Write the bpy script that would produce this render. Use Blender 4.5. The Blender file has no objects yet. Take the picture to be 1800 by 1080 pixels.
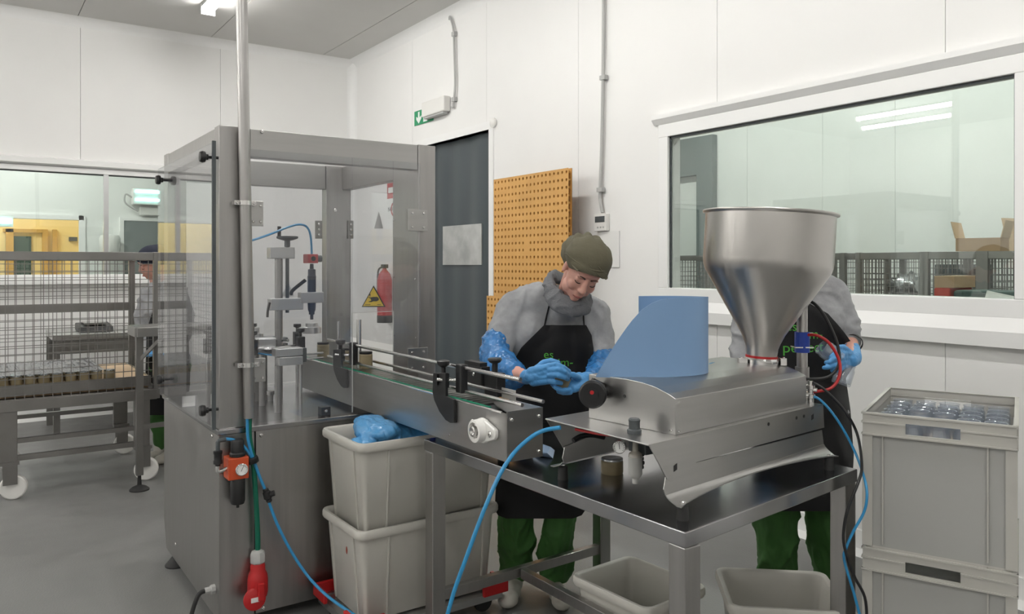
import bpy, bmesh, math, random
from mathutils import Vector, Matrix, noise
from mathutils.bvhtree import BVHTree
random.seed(7)
C = bpy.context.scene.collection
PI = math.pi
V = Vector
# ---------------------------------------------------------------- camera, world, exposure, lamps
# World axes follow the room: +Y runs along the wall with the big window towards the far wall, +X towards that window wall.
FOC, HX, HY, EYE = 1378.0, 900.0, 465.0, 1.5
FW, RT = V((.5716, .8205, 0)), V((.8205, -.5716, 0))
cam_d = bpy.data.cameras.new('camera'); cam = bpy.data.objects.new('camera', cam_d); C.objects.link(cam)
cam.location = (0, 0, EYE); cam.rotation_euler = (PI / 2, 0, -math.atan2(.5716, .8205))
cam_d.sensor_width = 36; cam_d.lens = FOC / 1800 * 36; cam_d.shift_y = -(540 - HY) / 1800
cam_d.clip_start = .05; cam_d.clip_end = 100
sc = bpy.context.scene; sc.camera = cam
sc.view_settings.view_transform = 'Standard'; sc.view_settings.look = 'None'
sc.view_settings.gamma = 1; sc.view_settings.use_curve_mapping = False
sc.view_settings.exposure = 0.53
w = bpy.data.worlds.new('world'); sc.world = w; w.use_nodes = True
w.node_tree.nodes['Background'].inputs[0].default_value = (.9, .95, 1, 1)
w.node_tree.nodes['Background'].inputs[1].default_value = .1
LAMP_E = 40.0           # emission of the ceiling tubes

# ---------------------------------------------------------------- points measured in the photograph -> places in the room
def Q(px, py, F):
    p = FW * F + RT * (F * (px - HX) / FOC); p.z = EYE + F * (HY - py) / FOC
    return p
def at(px, py, x=None, y=None, z=None):
    d = FW + RT * ((px - HX) / FOC)
    if x is not None: F = x / d.x
    elif y is not None: F = y / d.y
    else: F = (z - EYE) * FOC / (HY - py)
    return Q(px, py, F)

# ---------------------------------------------------------------- materials
def sock(b, k, v):
    if k in b.inputs: b.inputs[k].default_value = v
def mat(name, col, rough=.5, metal=0, bump=0, bscale=60, stretch=(1, 1, 1), var=0, vscale=3, rvar=0, **kw):
    m = bpy.data.materials.new(name); m.use_nodes = True
    nt = m.node_tree; b = nt.nodes['Principled BSDF']
    b.inputs['Base Color'].default_value = (*col, 1); b.inputs['Roughness'].default_value = rough; b.inputs['Metallic'].default_value = metal
    for k, v in kw.items(): sock(b, k.replace('_', ' '), v)
    tc = nt.nodes.new('ShaderNodeTexCoord'); mp = nt.nodes.new('ShaderNodeMapping'); mp.inputs['Scale'].default_value = stretch
    nt.links.new(tc.outputs['Object'], mp.inputs[0])
    if var or rvar:
        n = nt.nodes.new('ShaderNodeTexNoise'); n.inputs['Scale'].default_value = vscale; n.inputs['Detail'].default_value = 5
        nt.links.new(mp.outputs[0], n.inputs['Vector'])
        if var:
            mr = nt.nodes.new('ShaderNodeMapRange'); mr.inputs[1].default_value = .3; mr.inputs[2].default_value = .7
            mr.inputs[3].default_value = 1 - var; mr.inputs[4].default_value = 1 + var
            hs = nt.nodes.new('ShaderNodeMixRGB'); hs.blend_type = 'MULTIPLY'; hs.inputs[0].default_value = 1; hs.inputs[1].default_value = (*col, 1)
            nt.links.new(n.outputs[0], mr.inputs[0]); nt.links.new(mr.outputs[0], hs.inputs[2]); nt.links.new(hs.outputs[0], b.inputs['Base Color'])
        if rvar:
            m2 = nt.nodes.new('ShaderNodeMapRange'); m2.inputs[1].default_value = .3; m2.inputs[2].default_value = .7
            m2.inputs[3].default_value = max(.03, rough - rvar); m2.inputs[4].default_value = rough + rvar
            nt.links.new(n.outputs[0], m2.inputs[0]); nt.links.new(m2.outputs[0], b.inputs['Roughness'])
    if bump:
        n = nt.nodes.new('ShaderNodeTexNoise'); n.inputs['Scale'].default_value = bscale; n.inputs['Detail'].default_value = 4
        nt.links.new(mp.outputs[0], n.inputs['Vector'])
        bp = nt.nodes.new('ShaderNodeBump'); bp.inputs['Strength'].default_value = bump; bp.inputs['Distance'].default_value = .01
        nt.links.new(n.outputs[0], bp.inputs['Height']); nt.links.new(bp.outputs[0], b.inputs['Normal'])
    return m
def clear(name, tint, f0=1.45, rough=.0, haze=0, hcol=(.9, .9, .9)):
    m = bpy.data.materials.new(name); m.use_nodes = True; nt = m.node_tree; nt.nodes.clear()
    o = nt.nodes.new('ShaderNodeOutputMaterial'); t = nt.nodes.new('ShaderNodeBsdfTransparent'); g = nt.nodes.new('ShaderNodeBsdfGlossy')
    t.inputs[0].default_value = (*tint, 1); g.inputs['Roughness'].default_value = rough
    fr = nt.nodes.new('ShaderNodeFresnel'); ge = nt.nodes.new('ShaderNodeNewGeometry')
    ir = nt.nodes.new('ShaderNodeMapRange'); ir.inputs[3].default_value = f0; ir.inputs[4].default_value = 1 / f0   # same reflectance from either face
    nt.links.new(ge.outputs['Backfacing'], ir.inputs[0]); nt.links.new(ir.outputs[0], fr.inputs[0])
    mx = nt.nodes.new('ShaderNodeMixShader')
    nt.links.new(fr.outputs[0], mx.inputs[0]); nt.links.new(t.outputs[0], mx.inputs[1]); nt.links.new(g.outputs[0], mx.inputs[2])
    last = mx
    if haze:
        d = nt.nodes.new('ShaderNodeBsdfDiffuse'); d.inputs[0].default_value = (*hcol, 1)
        m2 = nt.nodes.new('ShaderNodeMixShader'); m2.inputs[0].default_value = haze
        nt.links.new(mx.outputs[0], m2.inputs[1]); nt.links.new(d.outputs[0], m2.inputs[2]); last = m2
    nt.links.new(last.outputs[0], o.inputs[0])
    return m
def emit(name, col, s):
    m = bpy.data.materials.new(name); m.use_nodes = True; b = m.node_tree.nodes['Principled BSDF']
    b.inputs['Base Color'].default_value = (*col, 1); b.inputs['Emission Color'].default_value = (*col, 1); b.inputs['Emission Strength'].default_value = s
    return m
M = {}
M['wall'] = mat('wall_white', (.86, .855, .84), .45, var=.012, vscale=2)
M['wallgap'] = mat('wall_joint', (.66, .66, .65), .7)
M['wallback'] = mat('far_wall_white', (.84, .85, .83), .45, var=.02)
M['greenwall'] = mat('next_room_wall', (.80, .82, .79), .45, var=.02)
M['ceil'] = mat('ceiling_panel', (.62, .61, .59), .5, var=.015)
M['trim'] = mat('trim_white', (.88, .88, .87), .4)
M['floor'] = mat('epoxy_floor', (.19, .19, .185), .40, var=.06, vscale=6, rvar=.08, bump=.12, bscale=120)
M['steel'] = mat('brushed_steel', (.42, .41, .40), .34, 1, bump=.02, bscale=40, stretch=(12, 12, .6), var=.06, vscale=4, rvar=.06)
M['steelh'] = mat('brushed_steel_horizontal', (.46, .455, .445), .33, 1, stretch=(1, 1, 14), var=.05, vscale=2)
M['steeld'] = mat('dull_steel', (.29, .28, .27), .42, 1, var=.1, vscale=5)
M['deck'] = mat('machine_deck_steel', (.40, .40, .41), .22, 1, var=.08, vscale=5)
M['mirror'] = mat('table_top_steel', (.38, .38, .39), .2, 1, var=.08, vscale=4, rvar=.05)
M['spun'] = mat('spun_steel', (.50, .485, .465), .30, 1, var=.04, vscale=3, rvar=.02)
M['chrome'] = mat('bright_steel', (.72, .71, .70), .18, 1)
M['alu'] = mat('aluminium', (.62, .62, .62), .35, 1)
M['black'] = mat('black_plastic', (.012, .012, .013), .38)
M['rubber'] = mat('black_rubber', (.02, .02, .02), .7)
M['dkgrey'] = mat('dark_grey_plastic', (.07, .08, .085), .5)
M['doorgrey'] = mat('dark_grey_door', (.055, .07, .078), .32, bump=.25, bscale=2.2, stretch=(1, 1.6, .25), var=.12, vscale=2)
M['panegrey'] = mat('clouded_pane', (.42, .43, .42), .4, var=.25, vscale=5)
M['greydoor'] = mat('grey_door', (.16, .19, .19), .45)
M['bin'] = mat('white_plastic_bin', (.55, .535, .49), .42, var=.05, vscale=3, Subsurface_Weight=.15, Subsurface_Radius=(.02, .02, .02))
M['crate'] = mat('cloudy_plastic_crate', (.47, .46, .425), .4, var=.06, vscale=4)
M['frost'] = clear('frosted_crate_wall', (.72, .73, .72), 1.4, .35, .66, (.56, .56, .535))
M['acryl'] = clear('clear_acrylic', (.95, .955, .96), 1.5, 0, .02, (.8, .8, .86))
M['glass'] = clear('window_glass', (.925, .955, .93), 1.75)
M['jarglass'] = clear('jar_glass', (.96, .975, .99), 1.9, .05, .10, (.62, .68, .78))
M['blue'] = mat('blue_hose', (.03, .26, .52), .3)
M['bluecap'] = mat('blue_sensor', (.012, .05, .36), .4)
M['green'] = mat('green_cable', (.0, .13, .075), .4)
M['red'] = mat('red_plastic', (.45, .012, .014), .35)
M['orange'] = mat('orange_red_metal', (.55, .075, .02), .4)
M['white'] = mat('white_plastic', (.80, .79, .76), .35)
M['grey'] = mat('light_grey_plastic', (.45, .45, .44), .45)
M['peg'] = mat('ochre_pegboard', (.62, .34, .10), .5, var=.06, vscale=3)
M['pegdark'] = mat('pegboard_holes', (.20, .09, .02), .8)
M['paper'] = mat('white_paper', (.82, .82, .80), .6)
M['bluesheet'] = mat('blue_plastic_sheet', (.19, .32, .52), .42, var=.03, vscale=2)
M['bluebag'] = mat('blue_thin_plastic', (.09, .33, .64), .22, bump=.9, bscale=24, Transmission_Weight=.15)
M['sleeveblue'] = mat('blue_sleeve_film', (.035, .17, .42), .2, bump=.8, bscale=38, var=.25, vscale=14)
M['glove'] = mat('blue_nitrile', (.07, .27, .56), .48, bump=.25, bscale=70, var=.06, vscale=20)
M['knit'] = mat('grey_jersey', (.31, .315, .325), .9, bump=.35, bscale=22, var=.1, vscale=30)
M['cowl'] = mat('grey_fleece', (.15, .155, .165), .95, bump=.4, bscale=120, var=.08, vscale=40)
M['apron'] = mat('black_apron_cloth', (.006, .006, .007), .8, bump=.2, bscale=10)
M['trouser'] = mat('green_trousers', (.042, .135, .028), .75, bump=.5, bscale=9, var=.15, vscale=8)
M['olive'] = mat('olive_cap_cloth', (.105, .095, .06), .85, bump=.15, bscale=60)
M['navy'] = mat('navy_cap_cloth', (.012, .016, .035), .8)
M['skin'] = mat('skin', (.60, .32, .255), .5, var=.08, vscale=18, Subsurface_Weight=.2, Subsurface_Radius=(.02, .008, .005))
M['lip'] = mat('lips', (.36, .11, .10), .45)
M['hair'] = mat('brow_hair', (.05, .03, .022), .8)
M['shoe'] = mat('white_work_shoe', (.52, .50, .45), .6, var=.08, vscale=10)
M['letter'] = mat('green_print', (.09, .42, .05), .6)
M['sign'] = mat('sign_green', (.02, .30, .13), .5)
M['signw'] = mat('sign_white', (.85, .9, .87), .5)
M['yellow'] = mat('sticker_yellow', (.95, .66, .05), .45)
M['ink'] = mat('sticker_black', (.01, .01, .01), .5)
M['film'] = mat('silver_lid', (.45, .46, .47), .25, 1, bump=.3, bscale=30)
M['pate'] = mat('jar_of_beige_spread', (.27, .22, .13), .4, var=.1, vscale=20)
M['board'] = mat('cardboard', (.45, .30, .18), .8, var=.06, vscale=6)
M['boardl'] = mat('pale_cardboard', (.58, .43, .28), .8, var=.05, vscale=4)
M['fill_tube'] = emit('next_room_fill_tube', (.98, 1, .97), LAMP_E * 1.5)  # stronger emission for the lamps added in the rooms beyond the glass
M['tube'] = emit('lamp_tube', (1, .985, .95), LAMP_E)
M['uv'] = emit('insect_lamp_tube', (.45, 1, .95), 4)
M['greentop'] = mat('green_strip', (.0, .22, .12), .35)
M['chain'] = mat('conveyor_slat_steel', (.34, .335, .32), .3, 1, var=.15, vscale=40)
M['brownbit'] = mat('dark_brown_crumb', (.03, .015, .01), .8)
M['redbox'] = mat('red_plastic_crate', (.5, .05, .03), .5)
M['dgreen'] = mat('dark_green_plastic', (.03, .07, .06), .5)
M['tank'] = mat('translucent_bowl', (.35, .33, .29), .25)
M['yroom'] = mat('yellow_wall', (.95, .74, .34), .5, var=.05)
M['yroomd'] = mat('dark_yellow_trim', (.60, .36, .09), .5)
M['dirt'] = mat('product_stain', (.25, .05, .03), .7)
M['bluetint'] = mat('blue_packet', (.25, .35, .5), .4)

# ---------------------------------------------------------------- mesh helpers
class MB:
    def __init__(s): s.v = []; s.f = []
    def add(s, vs, fs):
        n = len(s.v); s.v += [tuple(v) for v in vs]; s.f += [tuple(i + n for i in f) for f in fs]; return s
    def hexa(s, b, t):
        return s.add(list(b) + list(t), [(3, 2, 1, 0), (4, 5, 6, 7), (0, 1, 5, 4), (1, 2, 6, 5), (2, 3, 7, 6), (3, 0, 4, 7)])
    def box(s, x0, y0, z0, x1, y1, z1):
        x0, x1 = sorted((x0, x1)); y0, y1 = sorted((y0, y1)); z0, z1 = sorted((z0, z1))
        return s.hexa([(x0, y0, z0), (x1, y0, z0), (x1, y1, z0), (x0, y1, z0)], [(x0, y0, z1), (x1, y0, z1), (x1, y1, z1), (x0, y1, z1)])
    def bar(s, a, b, w, h, up=(0, 0, 1)):
        a, b = V(a), V(b); d = (b - a).normalized(); r = d.cross(V(up))
        if r.length < 1e-4: r = d.cross(V((0, 1, 0)))
        r.normalize(); u = r.cross(d); r *= w / 2; u *= h / 2
        return s.hexa([a - r - u, a + r - u, b + r - u, b - r - u], [a - r + u, a + r + u, b + r + u, b - r + u])
    def prism(s, poly, vec):
        n = len(poly); vec = V(vec); p = [V(q) for q in poly]
        return s.add(p + [q + vec for q in p], [tuple(range(n))[::-1], tuple(range(n, 2 * n))] + [(i, (i + 1) % n, (i + 1) % n + n, i + n) for i in range(n)])
    def lathe(s, prof, o, ax=(0, 0, 1), seg=24, closed=False):
        o, ax = V(o), V(ax).normalized(); a = ax.orthogonal().normalized(); b = ax.cross(a)
        vs = []; n = len(prof)
        for r, h in prof:
            for k in range(seg):
                t = 2 * PI * k / seg; vs.append(o + ax * h + (a * math.cos(t) + b * math.sin(t)) * max(r, 1e-5))
        fs = [(i * seg + k, i * seg + (k + 1) % seg, (i + 1) * seg + (k + 1) % seg, (i + 1) * seg + k) for i in range(n - 1) for k in range(seg)]
        if closed: fs += [((n - 1) * seg + k, (n - 1) * seg + (k + 1) % seg, (k + 1) % seg, k) for k in range(seg)]
        else:
            if prof[0][0] > 1e-4: fs.append(tuple(range(seg))[::-1])
            if prof[-1][0] > 1e-4: fs.append(tuple((n - 1) * seg + k for k in range(seg)))
        return s.add(vs, fs)
    def cyl(s, a, b, r, r2=None, seg=16):
        a, b = V(a), V(b); return s.lathe([(r, 0), (r if r2 is None else r2, (b - a).length)], a, b - a, seg)
    def tube(s, pts, r, seg=10, smooth=6):
        p = spline([V(q) for q in pts], smooth) if smooth else [V(q) for q in pts]
        rr = r if callable(r) else (lambda t: r)
        vs = []; n = len(p); t0 = (p[1] - p[0]).normalized(); nrm = t0.orthogonal().normalized()
        for i, q in enumerate(p):
            t = (p[min(i + 1, n - 1)] - p[max(i - 1, 0)]).normalized()
            nrm = (nrm - t * nrm.dot(t)).normalized(); b = t.cross(nrm); R = rr(i / (n - 1))
            for k in range(seg):
                a = 2 * PI * k / seg; vs.append(q + (nrm * math.cos(a) + b * math.sin(a)) * R)
        fs = [(i * seg + k, i * seg + (k + 1) % seg, (i + 1) * seg + (k + 1) % seg, (i + 1) * seg + k) for i in range(n - 1) for k in range(seg)]
        fs += [tuple(range(seg))[::-1], tuple((n - 1) * seg + k for k in range(seg))]
        return s.add(vs, fs)
    def ell(s, c, r, rot=None, seg=16, ring=10):
        if not hasattr(r, '__len__'): r = (r, r, r)
        vs = []; c = V(c)
        for i in range(1, ring):
            a = PI * i / ring
            for k in range(seg):
                t = 2 * PI * k / seg; vs.append(V((math.sin(a) * math.cos(t) * r[0], math.sin(a) * math.sin(t) * r[1], math.cos(a) * r[2])))
        vs += [V((0, 0, r[2])), V((0, 0, -r[2]))]; n = (ring - 1) * seg
        if rot is not None: vs = [rot @ v for v in vs]
        fs = [(i * seg + k, (i + 1) * seg + k, (i + 1) * seg + (k + 1) % seg, i * seg + (k + 1) % seg) for i in range(ring - 2) for k in range(seg)]
        fs += [(n, k, (k + 1) % seg) for k in range(seg)] + [(n + 1, (ring - 2) * seg + (k + 1) % seg, (ring - 2) * seg + k) for k in range(seg)]
        return s.add([v + c for v in vs], fs)
    def cap(s, a, ra, b, rb, seg=14):
        a, b = V(a), V(b); s.ell(a, ra, seg=seg, ring=8); s.ell(b, rb, seg=seg, ring=8)
        if (b - a).length > 1e-5: s.cyl(a, b, ra, rb, seg)
        return s
    def sheet(s, rows, th, closed=False):
        # rows: grid of points -> slab of thickness th
        m, n = len(rows), len(rows[0]); P = [[V(q) for q in r] for r in rows]; N = []
        for i in range(m):
            rr = []
            for j in range(n):
                a = P[min(i + 1, m - 1)][j] - P[max(i - 1, 0)][j]; b = P[i][min(j + 1, n - 1)] - P[i][max(j - 1, 0)]
                q = a.cross(b); rr.append(q.normalized() if q.length > 1e-9 else V((0, 0, 1)))
            N.append(rr)
        vs = [P[i][j] + N[i][j] * th / 2 for i in range(m) for j in range(n)] + [P[i][j] - N[i][j] * th / 2 for i in range(m) for j in range(n)]
        o = m * n; fs = []
        for i in range(m - 1):
            for j in range(n - 1):
                a = i * n + j; fs += [(a, a + n, a + n + 1, a + 1), (o + a + 1, o + a + n + 1, o + a + n, o + a)]
        ring = [j for j in range(n)] + [i * n + n - 1 for i in range(1, m)] + [(m - 1) * n + j for j in range(n - 2, -1, -1)] + [i * n for i in range(m - 2, 0, -1)]
        for k in range(len(ring)):
            a, b = ring[k], ring[(k + 1) % len(ring)]; fs.append((a, b, b + o, a + o))
        return s.add(vs, fs)
    def mesh(s, name, m=None, smooth=30, bevel=0):
        if bevel and smooth == 30: smooth = 0
        me = bpy.data.meshes.new(name); me.from_pydata(s.v, [], s.f)
        bm = bmesh.new(); bm.from_mesh(me)
        if bevel:
            bmesh.ops.bevel(bm, geom=[e for e in bm.edges if len(e.link_faces) == 2 and e.calc_face_angle(0) > .6], offset=bevel, segments=2, affect='EDGES', profile=.5)
        bmesh.ops.recalc_face_normals(bm, faces=bm.faces); bm.to_mesh(me); bm.free()
        if smooth:
            me.polygons.foreach_set('use_smooth', [True] * len(me.polygons)); me.set_sharp_from_angle(angle=math.radians(smooth))
        if m: me.materials.append(M[m] if isinstance(m, str) else m)
        return me
    def build(s, name, m, parent=None, smooth=30, bevel=0, label=None, **kw):
        return link(name, s.mesh(name, m, smooth, bevel), parent, label, **kw)
def nth(i): return ('first', 'second', 'third', 'fourth', 'fifth', 'sixth', 'seventh', 'eighth', 'ninth', 'tenth', 'eleventh', 'twelfth')[i]
def spline(p, k):
    if len(p) < 3: return [p[0].lerp(p[1], i / k) for i in range(k + 1)]
    out = []; n = len(p)
    for i in range(n - 1):
        a, b, c, d = p[max(i - 1, 0)], p[i], p[i + 1], p[min(i + 2, n - 1)]
        for j in range(k):
            t = j / k; out.append(.5 * ((2 * b) + (c - a) * t + (2 * a - 5 * b + 4 * c - d) * t * t + (3 * b - a - 3 * c + d) * t ** 3))
    out.append(p[-1]); return out
def wm(o): return (wm(o.parent) @ o.matrix_parent_inverse if o.parent else Matrix()) @ o.matrix_basis
def link(name, me, parent=None, label=None, **kw):
    o = bpy.data.objects.new(name, me); C.objects.link(o)
    if parent is not None:
        o.parent = parent; o.matrix_parent_inverse = wm(parent).inverted()
    if label: o['label'] = label
    for k, v in kw.items(): o[k] = v
    return o
def thing(name, loc, label, cat, group=None):
    o = bpy.data.objects.new(name, None); C.objects.link(o); o.location = loc; o.empty_display_size = .05
    o['label'] = label; o['category'] = cat
    if group: o['group'] = group
    return o
def tag(o, label, cat, group=None):
    o['label'] = label; o['category'] = cat
    if group: o['group'] = group
    return o
def dup(root, mtx, label=None):
    r = root.copy(); C.objects.link(r); r.matrix_basis = mtx
    if label: r['label'] = label
    for ch in root.children:
        c = ch.copy(); C.objects.link(c); c.parent = r; c.matrix_parent_inverse = ch.matrix_parent_inverse
        for g in ch.children:
            d = g.copy(); C.objects.link(d); d.parent = c; d.matrix_parent_inverse = g.matrix_parent_inverse
    return r
def struct(name, mb, m, parent=None, **kw):
    o = mb.build(name, m, parent, **kw)
    if parent is None: o['kind'] = 'structure'
    return o
def text(name, s, size, m, O, X, Y, parent, ext=.0008, on=None, off=.002, vd=None):
    """flat lettering: origin O, reading direction X, up Y; wrapped onto mesh tree `on` if given"""
    cu = bpy.data.curves.new(name, 'FONT'); cu.body = s; cu.size = size; cu.extrude = ext if on is None else 0; cu.resolution_u = 3
    t = bpy.data.objects.new(name, cu); C.objects.link(t)
    me = bpy.data.meshes.new_from_object(t.evaluated_get(bpy.context.evaluated_depsgraph_get())); bpy.data.objects.remove(t)
    X, Y = V(X).normalized(), V(Y).normalized(); N = X.cross(Y)
    if on is not None:
        bm = bmesh.new(); bm.from_mesh(me); bmesh.ops.subdivide_edges(bm, edges=bm.edges[:], cuts=1); bm.to_mesh(me); bm.free()
    for v in me.vertices:
        p = V(O) + X * v.co.x + Y * v.co.y + N * v.co.z
        if on is not None:
            h = on.ray_cast(p + N * .3, -N)
            if h[0] is not None: p = h[0] + N * off
        v.co = p
    me.materials.clear(); me.materials.append(M[m]); return link(name, me, parent)
# ================================================================ ROOM
WX, BY, CZ = 3.82, 8.8, 3.93        # window wall, far wall, ceiling height
LX, NY = -6.5, -3.0
struct('floor', MB().box(LX - .2, NY - .2, -.1, 9.2, 15.5, 0), 'floor')
cl = struct('ceiling', MB().box(LX - .2, NY - .2, CZ + .03, WX + .1, BY + .2, CZ + .1), 'wallgap')
cx = [LX, -4.1, -2.85, -1.6, -.35, .9, 2.15, 3.4, WX]
for a, b in zip(cx, cx[1:]): MB().box(a + .003, NY, CZ, b - .003, BY, CZ + .03).build('ceiling_panel', 'ceil', cl)
def panels(parent, axis, c, th, edges, z0, z1, hole=None, m='wall'):
    """wall panels side by side along an axis; hole=(a,b,zlo,zhi) is left open"""
    for a, b in zip(edges, edges[1:]):
        pcs = [(a, b, z0, z1)]
        if hole:
            h0, h1, hz0, hz1 = hole
            lo, hi = max(a, h0), min(b, h1)
            if lo < hi:
                pcs = [(a, b, z0, hz0), (a, b, hz1, z1)] if hz0 > z0 else [(a, b, hz1, z1)]
                if a < lo: pcs.append((a, lo, z0 if hz0 <= z0 else hz0, hz1))
                if hi < b: pcs.append((hi, b, z0 if hz0 <= z0 else hz0, hz1))
        mb = MB()
        for p0, p1, q0, q1 in pcs:
            e0 = .0016 if p0 == a else 0; e1 = .0016 if p1 == b else 0
            if axis == 'y': mb.box(c, p0 + e0, q0, c + th, p1 - e1, q1)
            else: mb.box(p0 + e0, c, q0, p1 - e1, c + th, q1)
        mb.build('wall_panel', m, parent, smooth=0)
# window wall (right)
GY0, GY1, GZ0, GZ1 = 1.574, 3.66, 1.345, 2.345
DY0, DY1, DZ = 5.83, 7.15, 2.70
wr = MB()
for a in [(NY, GY0, 0, CZ), (GY1, DY0, 0, CZ), (DY1, BY, 0, CZ), (GY0, GY1, 0, GZ0), (GY0, GY1, GZ1, CZ), (DY0, DY1, DZ, CZ)]:
    wr.box(WX + .03, a[0], a[2], WX + .1, a[1], a[3])
wr = struct('wall_right', wr, 'wallgap')
panels(wr, 'y', WX, .03, [NY, -.85, .5, 1.88, 3.26], 0, CZ, (GY0, GY1, GZ0, GZ1))
panels(wr, 'y', WX, .03, [3.26, 4.6], 0, CZ, (GY0, GY1, GZ0, GZ1))
panels(wr, 'y', WX, .03, [4.6, 5.88, 7.3, BY], 0, CZ, (DY0, DY1, 0, DZ))
# far wall with the wide inner window
BX0, BX1, BZ0, BZ1 = -2.2, 1.75, 1.40, 2.40
wb = MB()
for a in [(LX, BX0, 0, CZ), (BX1, WX, 0, CZ), (BX0, BX1, 0, BZ0), (BX0, BX1, BZ1, CZ)]: wb.box(a[0], BY + .03, a[2], a[1], BY + .1, a[3])
wb = struct('wall_back', wb, 'wallgap')
panels(wb, 'x', BY, .03, [LX, -4.5, -3.1, -1.75, -.42, .93, 2.27, WX], 0, CZ, (BX0, BX1, BZ0, BZ1))
wl = struct('wall_left', MB().box(LX - .1, NY, 0, LX - .03, BY, CZ), 'wallgap')
panels(wl, 'y', LX - .03, .03, [NY, -1.6, -.2, 1.2, 2.6, 4, 5.4, 6.8, BY], 0, CZ)
wn = struct('wall_front', MB().box(LX, NY - .1, 0, WX, NY - .03, CZ), 'wallgap')
panels(wn, 'x', NY - .03, .03, [LX, -5, -3.5, -2, -.5, 1, 2.5, WX], 0, CZ)
# cove trims: quarter-round profiles
def cove(name, a, b, c1, c2, r=.055):
    a, b = V(a), V(b); c1, c2 = V(c1), V(c2)
    pr = [V((0, 0, 0))] + [c1 * (r * (1 - math.sin(t))) + c2 * (r * (1 - math.cos(t))) for t in [PI / 2 * k / 6 for k in range(7)]]
    return struct(name, MB().prism([a + p for p in pr], b - a), 'trim')
cove('trim_1', (WX, NY, CZ), (WX, BY, CZ), (-1, 0, 0), (0, 0, -1), .09)
cove('trim_2', (LX, BY, CZ), (WX, BY, CZ), (0, -1, 0), (0, 0, -1), .09)
cove('trim_3', (WX, BY, 0), (WX, BY, CZ), (-1, 0, 0), (0, -1, 0), .09)
struct('baseboard_right', MB().prism([(WX, NY, 0), (WX - .07, NY, 0), (WX - .03, NY, .03), (WX - .016, NY, .07), (WX - .014, NY, .12), (WX, NY, .12)], (0, DY0 - NY, 0)), 'trim')
struct('baseboard_back', MB().prism([(LX, BY, 0), (LX, BY - .07, 0), (LX, BY - .03, .03), (LX, BY - .016, .07), (LX, BY - .014, .12), (LX, BY, .12)], (WX - LX, 0, 0)), 'trim')
# right window: frame, ledge, glass
def window(name, plane, a0, a1, z0, z1, fw, proud, mullions=()):
    """glass pane in a white frame; plane=('x',c) or ('y',c); c is the room-side wall face, glass sits just behind it"""
    ax, c = plane
    def bx(mb, p0, p1, q0, q1, d0, d1):
        if ax == 'x': mb.box(c + d0, p0, q0, c + d1, p1, q1)
        else: mb.box(p0, c + d0, q0, p1, c + d1, q1)
        return mb
    fr = MB()
    bx(fr, a0 - fw, a1 + fw, z1, z1 + fw, -proud, .03); bx(fr, a0 - fw, a1 + fw, z0 - fw, z0, -proud, .03)
    bx(fr, a0 - fw, a0, z0, z1, -proud, .03); bx(fr, a1, a1 + fw, z0, z1, -proud, .03)
    f = struct(name, fr, 'trim', bevel=.004)
    g = MB(); bx(g, a0, a1, z0, z1, .012, .018); g.build('window_pane', 'glass', f, smooth=0)
    gs = MB()
    for q in [(a0, a1, z1 - .012, z1), (a0, a0 + .01, z0, z1), (a1 - .01, a1, z0, z1)]: bx(gs, q[0], q[1], q[2], q[3], .004, .012)
    gs.build('gasket', 'dkgrey', f)
    for k in mullions: bx(MB(), k - .022, k + .022, z0, z1, -proud, .011).build('mullion', 'alu', f)
    return f
f1 = window('window_1', ('x', WX), GY0, GY1, GZ0, GZ1, .085, .02)
MB().prism([(WX, GY0 - .12, GZ1 + .085), (WX - .02, GY0 - .12, GZ1 + .085), (WX - .05, GY0 - .12, GZ1 + .12), (WX - .05, GY0 - .12, GZ1 + .15), (WX, GY0 - .12, GZ1 + .15)], (0, GY1 - GY0 + .24, 0)).build('head_moulding', 'trim', f1)
MB().prism([(WX, NY, 1.13), (WX - .05, NY, 1.13), (WX - .055, NY, 1.20), (WX - .02, NY, 1.262), (WX, NY, 1.262)], (0, GY1 - NY + .16, 0)).build('window_ledge', 'trim', f1)
f2 = window('window_2', ('y', BY), BX0, BX1, BZ0, BZ1, .05, .03, (1.154, -.2))
MB().prism([(BX0 - .1, BY, 1.30), (BX0 - .1, BY - .12, 1.31), (BX0 - .1, BY - .12, 1.345), (BX0 - .1, BY, 1.35)], (BX1 - BX0 + .2, 0, 0)).build('window_ledge', 'trim', f2)
MB().prism([(BX0 - .1, BY, 2.45), (BX0 - .1, BY - .07, 2.47), (BX0 - .1, BY - .07, 2.52), (BX0 - .1, BY, 2.54)], (BX1 - BX0 + .2, 0, 0)).build('head_moulding', 'trim', f2)
# dark flexible door in the right wall
d = MB()
for k in range(14):
    a = DY0 + (DY1 - DY0) * k / 14; b = DY0 + (DY1 - DY0) * (k + 1) / 14
rows = [[V((WX + .075 + .008 * math.sin(9 * (DY0 + (DY1 - DY0) * j / 30)) + .006 * math.sin(23 * j / 30), DY0 + (DY1 - DY0) * j / 30, z)) for j in range(31)] for z in (0.01, .7, 1.4, 2.1, DZ)]
door = struct('door_1', MB().sheet(rows, .006), 'doorgrey', smooth=60)
pz = [at(778, 402, x=WX + .05), at(846, 466, x=WX + .05)]
MB().box(WX + .052, pz[1].y, pz[1].z, WX + .062, pz[0].y, pz[0].z + .02).build('clouded_window', 'panegrey', door)
fr = MB()
fr.box(WX - .012, DY0 - .07, 0, WX + .1, DY0, DZ + .07); fr.box(WX - .012, DY1, 0, WX + .1, DY1 + .07, DZ + .07); fr.box(WX - .012, DY0, DZ, WX + .1, DY1, DZ + .07)
fr.build('door_frame', 'trim', door)
# black recess behind the door
struct('wall_door_recess', MB().box(WX + .11, DY0 - .1, 0, WX + .13, DY1 + .1, DZ + .1), 'dkgrey')
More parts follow.
